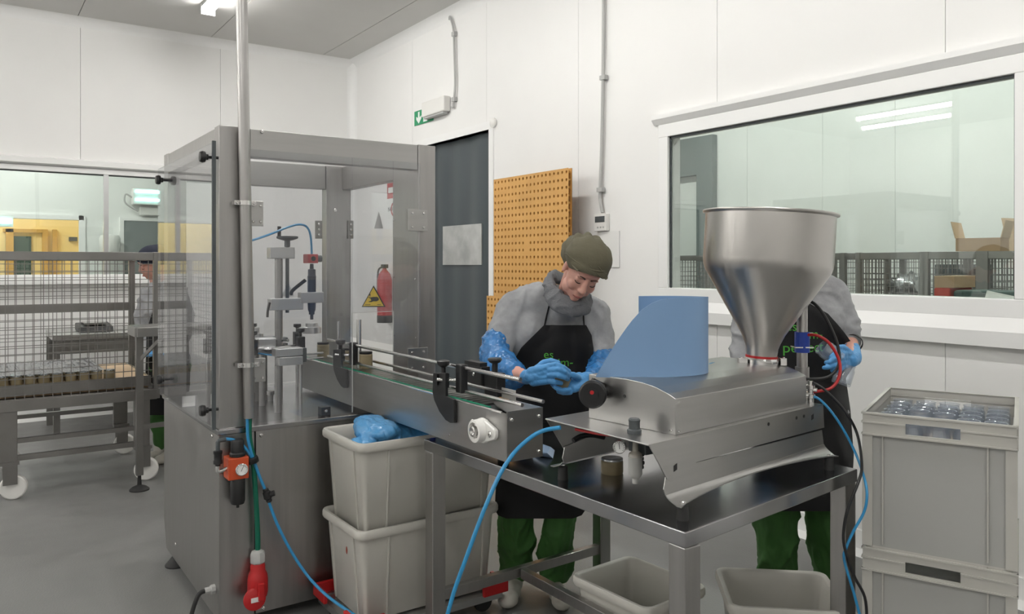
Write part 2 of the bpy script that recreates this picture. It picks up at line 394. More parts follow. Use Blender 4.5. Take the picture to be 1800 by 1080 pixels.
# ---------------------------------------------------------------- room behind the right-hand window
g = struct('wall_next_room', MB().box(8.03, -1, 0, 8.1, 9.2, 4.3), 'wallgap')
panels(g, 'y', 8.0, .03, [-1, .9, 2.1, 3.3, 4.45, 5.3, 6.35, 7.9, 9.2], 0, 4.3, m='greenwall')
struct('wall_next_room_far', MB().box(WX + .15, 9.2, 0, 8.1, 9.3, 4.3), 'greenwall')
struct('wall_next_room_near', MB().box(WX + .1, -1.1, 0, 8.1, -1, 4.3), 'greenwall')
struct('ceiling_next_room', MB().box(WX + .1, -1.1, 4.3, 8.1, 9.3, 4.4), 'wallback')
d2 = MB(); ya, yb = at(1252, 0, x=7.9).y, at(1176, 0, x=7.9).y
zt = at(1252, 236, x=7.9).z
d2.box(7.9, ya, 0, 7.99, ya + .27, zt); d2.box(7.9, yb, 0, 7.99, yb + .3, zt); d2.box(7.9, ya + .27, zt - .5, 7.99, yb, zt)
struct('door_2', d2, 'greydoor')
# ---------------------------------------------------------------- rooms behind the far window
b1x = at(147, 0, y=12).x
g = MB()
zt, zb = at(60, 385, y=12).z, 1.35
g.box(-6, 12, 0, -2.6, 12.1, 3.6); g.box(b1x, 12, 0, 4, 12.1, 3.6); g.box(-2.6, 12, zt, b1x, 12.1, 3.6); g.box(-2.6, 12, 0, b1x, 12.1, zb)
struct('wall_far_corridor', g, 'wallback')
fr = MB(); fr.box(b1x - .06, 11.97, zb, b1x + .02, 12, zt + .06); fr.box(-2.6, 11.97, zt, b1x, 12, zt + .06)
struct('window_3', fr, 'trim')
struct('ceiling_far_corridor', MB().box(-6, BY + .1, 3.6, 4, 15.4, 3.7), 'wallback')
struct('wall_far_corridor_side', MB().box(4, BY + .1, 0, 4.1, 12.1, 3.6), 'wallback')
yw = MB().box(-6, 15, 0, 4, 15.1, 3.6); yw = struct('wall_yellow_room', yw, 'yroom')
fr = MB()
for a, b in ((10, 24), (74, 84), (92, 100)):
    fr.box(at(a, 0, y=14.95).x, 14.93, 0, at(b, 0, y=14.95).x, 15, at(10, 402, y=14.95).z)
fr.box(at(5, 0, y=14.95).x, 14.93, at(5, 408, y=14.95).z, at(75, 0, y=14.95).x, 15, at(5, 402, y=14.95).z)
fr.build('dark_frame', 'yroomd', yw)
MB().box(at(10, 0, y=14.95).x, 14.96, 0, at(55, 0, y=14.95).x, 15, at(10, 415, y=14.95).z).build('green_pane', 'dgreen', yw)
p0, p1 = at(122, 424, y=14.9), at(136, 417, y=14.9)
MB().box(p0.x, 14.9, p0.z, p1.x, 14.99, p1.z).build('wall_plate', 'dkgrey', yw)
p0, p1 = at(217, 388, y=11.98), at(296, 388, y=11.98)
struct('door_3', MB().box(p0.x, 11.94, 0, p1.x + .1, 11.99, p0.z), 'greydoor')
fr = MB(); fr.box(p0.x - .05, 11.93, 0, p0.x, 12, p0.z + .05); fr.box(p0.x, 11.93, p0.z, p1.x + .1, 12, p0.z + .05)
struct('trim_4', fr, 'trim')
struct('wall_yellow_room_side', MB().box(b1x + .6, 12.1, 0, b1x + .7, 15, 3.6), 'yroom')

# ---------------------------------------------------------------- ceiling lamps
n = 0
def lamp(x, y0, y1, z, label, grp='tube lamps on the ceiling', tm='tube'):
    t = thing('ceiling_lamp', (x, (y0 + y1) / 2, z), label, 'lamp', grp)
    MB().box(x - .06, y0, z - .03, x + .06, y1, z).build('housing', 'grey', t)
    pr = [V((x + .055 * math.cos(a), y0 + .02, z - .03 - .055 * math.sin(a))) for a in [PI * k / 8 for k in range(9)]]
    MB().prism(pr, (0, y1 - y0 - .04, 0)).build('tube', tm, t)
    MB().box(x - .062, y0 - .012, z - .095, x + .062, y0 + .02, z).build('end_cap', 'white', t); MB().box(x - .062, y1 - .02, z - .095, x + .062, y1 + .012, z).build('end_cap', 'white', t)
lamp(1.86, 6.15, 7.66, CZ, 'white tube lamp on the ceiling near the far wall, only its end in view', None or 'ceiling tube lamp row')
for x, y0, lb in [(1.86, 3.2, 'above the capping machine'), (1.86, .2, 'above the work table'), (-1.7, 6.1, 'over the trolleys'), (-1.7, 3.1, 'left of the capping machine'),
                  (-1.7, .1, 'left of the camera'), (-5.2, 6.2, 'far left, mirrored in the window'), (-5.2, 2.5, 'at the far left side'), (.2, -2.4, 'behind the camera'), (-3.6, -2.4, 'behind the camera at the left')]:
    lamp(x, y0, y0 + 1.55, CZ, 'white tube lamp on the ceiling ' + lb, 'ceiling tube lamp row')
lamp(-4.3, 5.75, 7.3, CZ, 'second tube lamp at the far left beside its twin, mirrored in the window', 'ceiling tube lamp row')
for y0, lb in ((1, 'near the window'), (3.2, 'in its middle'), (5.6, 'at its far end')): lamp(5.9, y0, y0 + 1.5, 4.3, 'unseen tube lamp added on the ceiling of the next room ' + lb, 'added next room lamps', 'fill_tube')  # unseen lamps, added to brighten the room behind the window
lamp(.6, 10, 11.4, 3.6, 'unseen tube lamp added on the ceiling of the far corridor, right one', 'corridor lamps', 'fill_tube'); lamp(-2.5, 10, 11.4, 3.6, 'unseen tube lamp added on the ceiling of the far corridor, left one', 'corridor lamps', 'fill_tube')  # also out of view, added to brighten the corridor
lamp(-.2, 12.8, 14.2, 3.6, 'unseen tube lamp added on the ceiling of the yellow room near the corridor', 'corridor lamps', 'fill_tube')  # this lamp and the next are unseen, added to brighten the yellow room
lamp(-1.6, 13, 14.4, 3.6, 'unseen tube lamp added on the ceiling of the yellow room', 'corridor lamps', 'fill_tube')

# ---------------------------------------------------------------- things on the right wall
X = WX - .004
a, b = at(729, 222, x=X), at(757, 213, x=X)
t = thing('exit_sign', (X, a.y, a.z), 'green emergency exit sign with white arrow pointing down', 'sign')
zt, zb = at(729, 197, x=X).z, a.z
MB().box(X - .004, b.y - .06, zb, X, a.y, zt).build('sign_board', 'sign', t)
h = zt - zb; cyy = a.y - .10; zc = (zt + zb) / 2
ar = [(.013, .4), (.013, -.02), (.045, .1), (.045, -.1), (0, -.42), (-.045, -.1), (-.045, .1), (-.013, -.02), (-.013, .4)]
MB().prism([(X - .0065, cyy + p * 1.2, zc + q * h) for p, q in ar], (.002, 0, 0)).build('arrow', 'signw', t)
mb = MB(); yy = cyy - .13
mb.prism([(X - .0065, yy + p, zc + q * h) for p, q in [(.035, .4), (.035, .1), (.02, .1), (.02, .3), (-.03, .3), (-.03, .4)]], (.002, 0, 0))
mb.prism([(X - .0065, yy + p, zc + q * h) for p, q in [(.035, .0), (.035, -.4), (-.05, -.4), (-.05, -.15), (0, -.05), (0, .05)]], (.002, 0, 0))
mb.build('running_figure', 'signw', t)
a, b = at(752, 212, x=X), at(790, 203, x=X)
t = thing('emergency_light', (X, a.y, a.z), 'white emergency light box above the dark door', 'lamp')
zt, zb = at(752, 186, x=X).z + .02, a.z + .02
MB().box(X - .075, b.y - .02, zb, X, a.y, zt).build('housing', 'white', t, bevel=.012)
MB().box(X - .065, b.y + .01, zb - .018, X - .01, a.y - .03, zb).build('lens', 'grey', t, bevel=.004)
MB().lathe([(.03, 0), (.03, .004)], (X - .079, (a.y + b.y) / 2, (zt + zb) / 2), (1, 0, 0)).build('logo_disc', 'signw', t) if False else None
p = [at(797, 182, x=X - .02), at(800, 150, x=X - .02), at(799, 100, x=X - .02), at(797, 52, x=X - .02), at(791, 30, x=X - .02), at(790, 18, x=X - .02)]
p[-1].z = CZ - .09
t = thing('cable_conduit', p[0], 'thin grey cable conduit running up from the emergency light', 'conduit')
MB().tube([p[0] + V((0, .03, -.03)), p[0] + V((0, .0, -.03)), p[0], p[1], p[2], p[3], p[4], p[5]], .011, 8).build('pipe', 'grey', t)
for y in (60, 175):
    q = at(799, y, x=X - .015); MB().box(q.x - .02, q.y - .025, q.z - .02, q.x + .015, q.y + .025, q.z + .02).build('clip', 'grey', t)
q = at(868, 216, x=X)
tag(MB().lathe([(.045, 0), (.045, .015), (.03, .025), (0, .028)], (X, q.y, q.z), (-1, 0, 0)).build('wall_button', 'white'), 'small round white cover on the wall by the dark door corner', 'cover')
p = [at(1061, 0, x=X - .02), at(1060, 137, x=X - .02), at(1058, 250, x=X - .02), at(1055, 334, x=X - .02), at(1055, 350, x=X - .02), at(1059, 374, x=X - .02)]
t = thing('cable_conduit', p[-1], 'grey cable conduit running down the wall to the thermostat', 'conduit')
MB().tube([V((p[0].x, p[0].y, CZ - .09))] + p, .0125, 8).build('pipe', 'grey', t)
for k in (1, 3):
    q = p[k]; MB().box(q.x - .018, q.y - .035, q.z - .016, q.x + .016, q.y + .02, q.z + .016).build('clip', 'grey', t)
a, b = at(1049, 407, x=X), at(1071, 375, x=X)
t = thing('thermostat', (X, a.y, a.z), 'white wall thermostat with small grey screen', 'thermostat')
MB().box(X - .028, b.y, a.z, X, a.y, b.z).build('housing', 'white', t, bevel=.004)
MB().box(X - .031, b.y + .02, (a.z + b.z) / 2, X - .027, a.y - .015, b.z - .02).build('screen', 'dkgrey', t)
for k in range(3): MB().box(X - .031, b.y + .025 + k * .03, a.z + .02, X - .027, b.y + .04 + k * .03, a.z + .032).build('button', 'grey', t)
a, b = at(1058, 470, x=X), at(1089, 406, x=X)
t = thing('notice_sheet', (X, a.y, a.z), 'white paper notice in a clear sleeve under the thermostat', 'paper')
MB().box(X - .004, b.y, a.z, X, a.y, b.z).build('sheet', 'paper', t)
MB().box(X - .006, b.y + .015, a.z + .03, X - .004, a.y - .08, b.z - .02).build('print_block', 'grey', t) if False else None
# pegboards
def pegboard(c00, c10, z0, z1, nx, nz, th, label, skip=()):
    """board between wall points c00 (left) and c10 (right) with real punched holes"""
    t = thing('pegboard', c00, label, 'board', 'perforated ochre boards')
    a, b = V(c00), V(c10); u = (b - a) / nx; up = V((0, 0, (z1 - z0) / nz)); n = u.cross(V((0, 0, 1))).normalized()
    a.z = z0; mb = MB(); bk = MB()
    for i in range(nx):
        for j in range(nz):
            o = a + u * i + up * j; c = o + (u + up) * .5
            if (i, j) in skip: mb.hexa([o, o + u, o + u + up, o + up], [o + n * th, o + u + n * th, o + u + up + n * th, o + up + n * th]); continue
            out = [V((0, 0, 0)), u * .5, u, u + up * .5, u + up, u * .5 + up, up, up * .5]
            vs = []
            for d in (0, 1):
                vs += [o + q + n * th * d for q in out]
                for q in out:
                    dd = q - (u + up) * .5; dx = dd.dot(u) / u.length; dz = dd.z; L = math.hypot(dx, dz)
                    R = u.length * .21; vs.append(c + u.normalized() * (dx / L * R) + V((0, 0, dz / L * R * 1.15)) + n * th * d)
            fs = []
            for k in range(8):
                l = (k + 1) % 8
                fs += [(k, l, 8 + l, 8 + k), (16 + l, 16 + k, 24 + k, 24 + l), (8 + k, 8 + l, 24 + l, 24 + k)]
            mb.add(vs, fs)
    mb.build('perforated_panel', 'peg', t, smooth=0)
    e = MB(); tp = V((0, 0, z1 - z0)); r = b - a; r.z = 0
    e.hexa([a - n * .001, a + r - n * .001, a + r + tp, a + tp], [a + V(( -.0, 0, 0)) - n * .004, a + r - n * .004, a + r + tp - n * .004, a + tp - n * .004]); e.build('backing', 'pegdark', t)
    return t
a = at(873, 316, x=3.62); b = at(1005, 296, x=3.62)
pegboard((3.62, a.y, 0), (3.62, b.y, 0), .01, (a.z + b.z) / 2, 20, 39, .03, 'tall ochre perforated board leaning at the wall behind the woman', {(9, 28), (9, 29)})
a = at(861, 520, x=3.50); b = at(935, 515, x=3.50)
pegboard((3.50, a.y, 0), (3.50, b.y, 0), .01, a.z, 12, 24, .03, 'lower ochre perforated board standing in front of the taller one')
# fire extinguisher and red sign seen through the machine
q = at(676, 500, x=X - .1)
t = thing('fire_extinguisher', (q.x, q.y, .85), 'red fire extinguisher hanging on the wall behind the machine', 'extinguisher')
MB().lathe([(.0, 0), (.075, 0), (.08, .02), (.08, .45), (.06, .52), (.025, .56), (.02, .58)], (q.x, q.y, .88), seg=20).build('cylinder', 'red', t)
MB().box(q.x - .03, q.y - .05, 1.46, q.x + .02, q.y + .03, 1.50).build('valve_handle', 'black', t)
MB().lathe([(.082, 0), (.082, .08)], (q.x, q.y, .87), seg=20).build('base_ring', 'black', t)
MB().tube([(q.x, q.y + .02, 1.47), (q.x - .03, q.y + .1, 1.42), (q.x - .03, q.y + .1, 1.1)], .01).build('hose', 'black', t)
a, b = at(681, 350, x=X), at(697, 320, x=X)
t = thing('fire_sign', (X, a.y, a.z), 'red square fire extinguisher sign on the wall seen through the machine', 'sign')
MB().box(X - .003, b.y, a.z, X, a.y, b.z).build('sign_board', 'red', t)
MB().box(X - .005, b.y + .08, a.z + .06, X - .003, a.y - .03, a.z + .12).build('white_symbol', 'signw', t)
q = at(692, 368, x=X)
t = thing('prohibition_sign', (X, q.y, q.z), 'white notice with red ring below the red fire sign', 'sign')
MB().box(X - .003, q.y - .12, q.z - .1, X, q.y + .14, q.z + .1).build('sign_board', 'paper', t)
MB().lathe([(.06, 0), (.08, 0), (.08, .003), (.06, .003)], (X - .003, q.y - .02, q.z), (-1, 0, 0), closed=True).build('red_ring', 'red', t)
text('sign_lettering', 'NO', .07, 'ink', (X - .004, q.y + .13, q.z - .02), (0, -1, 0), (0, 0, 1), t)
# insect lamp, dispenser in the far corridor
t = thing('insect_lamp', at(256, 352, y=11.9), 'white insect trap lamp glowing turquoise over the far grey door', 'lamp')
a, b = at(232, 360, y=11.9), at(282, 334, y=11.9)
MB().box(a.x, 11.82, a.z, b.x, 11.98, b.z).build('housing', 'white', t, bevel=.01)
for z in (a.z + .05, b.z - .06): MB().box(a.x + .03, 11.80, z, b.x - .03, 11.825, z + .035).build('tube', 'uv', t)
MB().box(a.x + .1, 11.88, a.z - .14, b.x, 11.98, a.z - .03).build('lower_box', 'white', t, bevel=.008)
MB().tube([(a.x, 11.9, a.z + .1), (a.x - .08, 11.9, a.z + .14), (a.x - .08, 11.9, a.z + .02), (a.x + .08, 11.9, a.z - .09)], .012).build('cable', 'grey', t)
q = at(193, 432, y=11.85)
tag(MB().lathe([(.0, 0), (.12, 0), (.13, .04), (.13, .2), (.11, .24), (0, .25)], (q.x, q.y, q.z - .1), seg=18).build('paper_dispenser', 'white'), 'round white paper dispenser on the wall beyond the far window', 'dispenser')
q = at(10, 392, y=11.9)
t = thing('insect_lamp', q, 'small insect lamp glowing turquoise at the left edge beyond the far window', 'lamp')
MB().box(q.x - .2, 11.86, q.z - .05, q.x + .08, 11.96, q.z + .1).build('housing', 'white', t); MB().box(q.x - .18, 11.84, q.z - .01, q.x + .06, 11.87, q.z + .05).build('tube', 'uv', t)
# ================================================================ CAPPING MACHINE (steel cabinet with clear panels)
X0, X1, Y0, Y1, ZD, ZT = .84, 1.84, 3.28, 4.35, .83, 2.065
def screw(p, n, parent, r=.007, name='screw', m='chrome'):
    return MB().lathe([(r, 0), (r, .004), (r * .7, .006), (r * .35, .006), (r * .3, .003), (0, .003)], p, n, 10).build(name, m, parent)
cm = thing('capping_machine', (X0, Y0, 0), 'tall stainless capping machine cabinet with clear panels and steel frame', 'machine')
bz = .05
MB().prism([(X0, Y0 + .01, bz), (X0, Y1 - .06, bz), (X0, Y1, .19), (X0, Y1, ZD - .02), (X0, Y0 + .01, ZD - .02)], (X1 - X0, 0, 0)).build('base_cabinet', 'steel', cm, bevel=.002)
sx = at(448, 850, y=Y0).x
MB().box(X0, Y0 - .003, bz, sx - .004, Y0 + .01, ZD - .02).build('front_panel', 'steel', cm)
MB().box(sx + .004, Y0 - .003, bz, X1, Y0 + .01, ZD - .02).build('front_panel', 'steel', cm)
MB().box(sx - .004, Y0 + .002, bz, sx + .004, Y0 + .012, ZD - .02).build('panel_gap', 'rubber', cm)
MB().box(X0 - .008, Y0 - .012, ZD - .022, X1 + .008, Y1 + .01, ZD).build('deck', 'deck', cm, bevel=.003)
pw = .125
pf = [(X0, Y0, X0 + pw, Y0 + .07), (1.747, Y0, X1, Y0 + .27), (X0, Y1 - .09, X0 + .09, Y1), (1.69, Y1 - .07, X1, Y1)]
for a in pf: MB().box(a[0], a[1], ZD, a[2], a[3], ZT).build('post', 'steel', cm, bevel=.003)
zb = 1.945
MB().box(X0 + pw + .001, Y0 + .002, zb, 1.745, Y0 + .06, ZT - .003).build('top_beam', 'steelh', cm, bevel=.002)
MB().box(X0 + .001, Y0 + .072, zb + .02, X0 + .055, Y1 - .092, ZT - .006).build('top_beam', 'steel', cm, bevel=.002)
MB().box(X0 + .092, Y1 - .06, 1.93, 1.688, Y1 - .002, ZT - .003).build('top_beam', 'steelh', cm, bevel=.002)
MB().box(1.785, Y0 + .272, 1.93, X1 - .002, Y1 - .072, ZT - .003).build('top_beam', 'steel', cm, bevel=.002)
# clear left panel, standing just off the frame, with black edge strip and knobs
zp = at(385, 246, x=X0 - .02).z; zq = at(386, 757, x=X0 - .02).z + .01
MB().box(X0 - .026, Y0 - .01, ZD + .005, X0 - .020, Y1 + .02, zp).build('clear_side_panel', 'acryl', cm, smooth=0)
MB().box(X0 - .029, Y0 - .014, ZD + .005, X0 - .015, Y0 - .002, zp + .005).build('edge_strip', 'dkgrey', cm)
for px, py, yy in ((372, 276, Y0 + .05), (290, 317, Y1 - .02), (379, 726, Y0 + .02), (292, 667, Y1 - .02)):
    q = at(px, py, x=X0 - .03); q.y = min(max(q.y, Y0 + .01), Y1)
    MB().lathe([(.006, -.03), (.006, .012), (.012, .014), (.012, .022), (.022, .026), (.024, .036), (.020, .046), (0, .048)], (X0 - .026, q.y, q.z), (-1, 0, 0), 12).build('knob', 'black', cm)
# front clear door with a cut-out over the conveyor
fx0, fx1 = at(440, 0, y=Y0).x, 1.76
cx0, cx1 = at(619, 0, y=Y0 - .012).x, at(691, 0, y=Y0 - .012).x
cz = at(650, 549, y=Y0 - .012).z
mb = MB()
mb.box(fx0 - .03, Y0 - .016, ZD + .012, cx0, Y0 - .010, zb + .03); mb.box(cx0, Y0 - .016, cz, cx1, Y0 - .010, zb + .03); mb.box(cx1, Y0 - .016, ZD + .2, fx1 - .01, Y0 - .010, zb + .03)
mb.build('clear_front_door', 'acryl', cm, smooth=0)
e = MB(); e.box(cx0 - .001, Y0 - .0165, ZD + .012, cx0 + .0012, Y0 - .0095, cz); e.box(cx0, Y0 - .0165, cz - .0012, cx1, Y0 - .0095, cz + .001); e.box(cx1 - .001, Y0 - .0165, ZD + .2, cx1 + .001, Y0 - .0095, cz)
e.build('cut_edge', 'grey', cm)
# rear and right clear panels
MB().box(X0 + .09, Y1 - .012, ZD + .01, 1.69, Y1 - .007, 1.96).build('clear_rear_panel', 'acryl', cm, smooth=0)
MB().box(X1 - .012, Y0 + .27, ZD + .25, X1 - .007, Y1 - .07, 1.96).build('clear_right_panel', 'acryl', cm, smooth=0)
# hinge plates
def hinge(a, b, yy=Y0 - .022, m='steelh'):
    p, q = at(*a, y=yy), at(*b, y=yy)
    h = MB().box(p.x, yy, q.z, q.x, yy + .004, p.z).build('hinge_plate', m, cm, bevel=.0015)
    for fx in (.22, .78):
        for fz in (.18, .82): screw((p.x + (q.x - p.x) * fx, yy, q.z + (p.z - q.z) * fz), (0, -1, 0), h, .006)
hinge((440, 353), (463, 398)); hinge((717, 367), (752, 407)); hinge((441, 631), (467, 671)); hinge((717, 613), (752, 653))
for a, b in (((554, 388), (566, 420)), ((611, 388), (621, 420))):
    p, q = at(*a, y=Y1 - .075), at(*b, y=Y1 - .075)
    h = MB().box(p.x, Y1 - .078, q.z, q.x, Y1 - .072, p.z).build('hinge_plate', 'steeld', cm)
    for fz in (.2, .5, .8): screw(((p.x + q.x) / 2, Y1 - .078, q.z + (p.z - q.z) * fz), (0, -1, 0), h, .007)
screw(at(460, 232, y=Y0), (0, -1, 0), cm, .008)
for py in (387, 487, 590): screw((at(691, py, x=1.747).x, at(693, py, x=1.747).y, at(692, py, x=1.747).z), (-1, 0, 0), cm, .006); screw(at(731, py + 4, x=1.747), (-1, 0, 0), cm, .006)
for px, py in ((374, 767), ): screw(at(px, py, x=X0), (-1, 0, 0), cm, .008)
for px, py in ((459, 766), (463, 1070)): screw(at(px, py, y=Y0 - .003), (0, -1, 0), cm, .008)
screw(at(310, 957, x=X0), (-1, 0, 0), cm, .009)
screw(at(589, 370, y=Y1 - .07), (0, -1, 0), cm, .01)
for x, y in ((X0 + .07, Y1 - .12), (X1 - .1, Y1 - .12), (X0 + .12, Y0 + .12), (X1 - .12, Y0 + .12)):
    MB().lathe([(.055, 0), (.055, .006), (.045, .02), (.015, .05), (.012, .09)], (x, y, 0), seg=18).build('levelling_foot', 'rubber', cm)
MB().prism([(X0 - .03, Y1 - .02, .001), (X0 + .09, Y1 - .02, .001), (X0 + .06, Y1 - .02, .02), (X0 + .02, Y1 - .02, .065), (X0, Y1 - .02, .065)], (0, .05, 0)).build('foot_pad', 'rubber', cm) if False else None
q = at(322, 994, z=0.0)
MB().lathe([(.056, 0), (.056, .006), (.042, .022), (.014, .055), (.010, .07)], (q.x - .025, q.y + .02, 0), seg=20).build('levelling_foot', 'rubber', cm)
# stickers
t0 = [at(657, 502, x=X1 - .016), at(636, 540, x=X1 - .016), at(678, 540, x=X1 - .016)]
def tri(c, pts, m, parent, name, off, sh=1.0):
    p = [c + (q - c) * sh for q in pts]
    return MB().prism([V((q.x - off, q.y, q.z)) for q in p], (.0008, 0, 0)).build(name, m, parent, smooth=0)
cc = (t0[0] + t0[1] + t0[2]) / 3
st = tri(cc, t0, 'ink', cm, 'warning_sticker', .001)
tri(cc, t0, 'yellow', st, 'yellow_face', .002, .86)
h = []
uy = (t0[2] - t0[1]); uz = V((0, 0, t0[0].z - t0[1].z))
def sp(a, b): q = t0[1] + uy * a + uz * b; return V((q.x - .0035, q.y, q.z))
mb = MB(); mb.prism([sp(.42, .42), sp(.5, .44), sp(.68, .44), sp(.74, .38), sp(.74, .3), (sp(.66, .25)), sp(.5, .25), sp(.45, .22), sp(.32, .22), sp(.32, .24), sp(.44, .28), sp(.42, .33), sp(.4, .38), sp(.3, .42), sp(.3, .44)], (.0008, 0, 0))
mb.prism([sp(.36, .46), sp(.385, .46), sp(.40, .56), sp(.375, .6), sp(.35, .56)], (.0008, 0, 0)); mb.prism([sp(.17, .09), sp(.4, .09), sp(.4, .115), sp(.17, .115)], (.0008, 0, 0)); mb.prism([sp(.68, .09), sp(.84, .09), sp(.83, .115), sp(.68, .115)], (.0008, 0, 0))
mb.build('hand_symbol', 'ink', st, smooth=0)
t1 = [at(666, 372, x=X1 - .016), at(658, 402, x=X1 - .016), at(674, 402, x=X1 - .016)]
tri(t1[0], t1, 'grey', cm, 'sticker_back', .001)
t2 = [at(507, 497, y=Y1 - .02), at(495, 521, y=Y1 - .02), at(517, 521, y=Y1 - .02)]
MB().prism(t2, (0, .001, 0)).build('sticker_back', 'grey', cm, smooth=0)
# ---- capping head inside the cabinet
hd = thing('jar_capper', at(490, 700, y=3.80), 'jar capper column with handwheel and hanging spindle inside the cabinet', 'machine')
YH = 3.80
def hb(a, b, th, name, m='steelh', y=YH, **k):
    p, q = at(*a, y=y), at(*b, y=y); return MB().box(p.x, y - th / 2, q.z, q.x, y + th / 2, p.z).build(name, m, hd, bevel=.003, **k)
c = at(490, 500, y=YH)
MB().cyl((c.x, YH, ZD), (c.x, YH, at(490, 440, y=YH).z), .019, seg=20).build('column', 'steel', hd)
hb((472, 435), (515, 455), .06, 'top_clamp', 'alu'); hb((473, 525), (530, 544), .06, 'sliding_clamp', 'alu'); hb((526, 514), (566, 532), .05, 'arm', 'alu', YH - .01)
c2 = at(505, 500, y=YH)
MB().cyl((c2.x, YH, at(505, 550, y=YH).z), (c2.x, YH, at(505, 424, y=YH).z), .009).build('lead_screw', 'dkgrey', hd)
zz = at(505, 420, y=YH).z
hw = MB().lathe([(.014, -.03), (.014, .0), (.03, .004), (.052, .012), (.052, .022), (.02, .02), (0, .02)], (c2.x, YH, zz - .01), seg=20).build('handwheel', 'dkgrey', hd)
MB().cyl((c2.x - .04, YH, zz + .01), (c2.x - .04, YH, zz + .06), .009).build('crank_handle', 'black', hw)
c3 = at(548, 500, y=YH - .01); zf = lambda py: at(548, py, y=YH - .01).z
MB().lathe([(.008, zf(562)), (.008, zf(553)), (.014, zf(553)), (.014, zf(549)), (.019, zf(545)), (.021, zf(530)), (.021, zf(490)), (.022, zf(486)), (.019, zf(484)), (.019, zf(474)), (.010, zf(473)), (.009, zf(464))], (c3.x, c3.y, 0), seg=18).build('spindle', mat('dark_blue_black', (.02, .03, .06), .35), hd)
p, q = at(539, 447, y=YH - .03), at(557, 463, y=YH - .03)
rb = MB().box(p.x, p.y - .02, q.z, q.x, p.y + .05, p.z).build('red_valve_block', mat('valve_red', (.5, .05, .06), .4), hd, bevel=.003)
MB().cyl(V(((p.x + q.x) / 2, p.y - .024, (p.z + q.z) / 2)), V(((p.x + q.x) / 2, p.y - .02, (p.z + q.z) / 2)), .012).build('valve_port', 'black', rb)
MB().cyl((q.x, p.y + .015, (p.z + q.z) / 2), (q.x + .028, p.y + .015, (p.z + q.z) / 2), .017).build('gauge', 'dkgrey', hd)
MB().tube([(c.x + .055, YH - .02, at(490, 521, y=YH).z + .01), (c.x + .06, YH - .035, at(490, 510, y=YH).z), (c.x + .12, YH - .04, at(490, 500, y=YH).z + .02)], .009).build('clamp_lever', 'black', hd)
MB().tube([at(474, 532, y=YH - .03), at(471, 545, y=YH - .03), at(470, 558, y=YH - .03)], .006).build('clamp_lever', 'black', hd)
MB().lathe([(.0, 0), (.045, 0), (.045, .03), (.03, .034), (.03, .05), (0, .05)], (c3.x, c3.y, zf(586)), seg=22).build('capping_chuck', 'alu', hd)
hose = [at(439, 424, y=3.5), at(455, 419, y=3.6), at(480, 410, y=3.68), at(505, 400, y=3.72), at(525, 395, y=3.75), at(539, 399, y=3.77), at(546, 415, y=3.77), at(548, 447, y=3.77)]
tag(MB().tube(hose, .0055, 8).build('air_hose', 'blue'), 'blue air hose arching to the red valve inside the cabinet', 'hose')
# starwheel plates, rods, cylinders
tt = thing('turntable', (1.18, 3.85, ZD), 'round jar turntable with dark guide plates inside the cabinet', 'turntable')
MB().lathe([(.05, 0), (.05, .24), (.19, .245), (.19, .258), (.0, .258)], (1.18, 3.9, ZD), seg=32).build('turntable_disc', 'steeld', tt)
sw = MB(); pr = []
for k in range(48):
    a = 2 * PI * k / 48; r = .15 if (k % 6) not in (2, 3, 4) else (.118 if k % 6 == 3 else .13); pr.append((1.18 + r * math.cos(a), 3.9 + r * math.sin(a), ZD + .262))
sw.prism(pr, (0, 0, .012)).build('starwheel', 'black', tt)
MB().prism([(p[0], p[1], p[2] + .03) for p in pr], (0, 0, .01)).build('starwheel', 'dkgrey', tt)
MB().lathe([(.03, 0), (.03, .07), (.012, .075), (.012, .1), (0, .1)], (1.18, 3.9, ZD + .258), seg=16).build('hub', 'alu', tt)
for a0, a1, r, z in ((.5, 2.9, .225, .275), (3.3, 6.0, .225, .275)):
    MB().tube([(1.18 + r * math.cos(a0 + (a1 - a0) * k / 12), 3.9 + r * math.sin(a0 + (a1 - a0) * k / 12), ZD + z) for k in range(13)], .008, 8, 2).build('guide_rod', 'chrome', tt)
for k in range(6):
    a = .35 + k * 1.0; x, y = 1.18 + .25 * math.cos(a), 3.9 + .25 * math.sin(a)
    g = MB(); g.box(x - .018, y - .018, ZD + .25, x + .018, y + .018, ZD + .32); g.lathe([(.008, 0), (.008, .02), (.02, .025), (.02, .04), (0, .042)], (x, y, ZD + .32), seg=10); g.build('guide_clamp', 'black', tt, bevel=.002)
    MB().cyl((x, y, ZD), (x, y, ZD + .25), .009).build('guide_post', 'chrome', tt)
cyl = thing('pneumatic_cylinder', at(489, 725, z=ZD), 'bright aluminium pneumatic slide cylinder on a round post in the cabinet', 'cylinder')
yc = at(489, 725, z=ZD).y; p, q = at(481, 613, y=yc), at(529, 640, y=yc)
MB().cyl((at(489, 0, y=yc).x, yc, ZD), (at(489, 0, y=yc).x, yc, q.z), .0155, seg=18).build('post', 'steel', cyl)
MB().box(p.x, yc - .03, (p.z + q.z) / 2 + .003, q.x, yc + .03, p.z).build('cylinder_body', 'alu', cyl, bevel=.004)
MB().box(p.x + .015, yc - .028, q.z, q.x, yc + .03, (p.z + q.z) / 2).build('cylinder_body', 'alu', cyl, bevel=.003)
MB().box(q.x, yc - .02, q.z + .01, q.x + .02, yc + .02, p.z - .005).build('end_block', 'dkgrey', cyl)
for py in (622, 630.5):
    z = at(545, py, y=yc).z; MB().cyl((q.x, yc, z), (at(568, 0, y=yc).x, yc, z), .0055).build('piston_rod', 'chrome', cyl)
p, q = at(447, 594, y=3.75), at(480, 610, y=3.75)
cy2 = thing('pneumatic_cylinder', V((p.x, 3.75, ZD)), 'second short aluminium cylinder partly behind the front left post', 'cylinder')
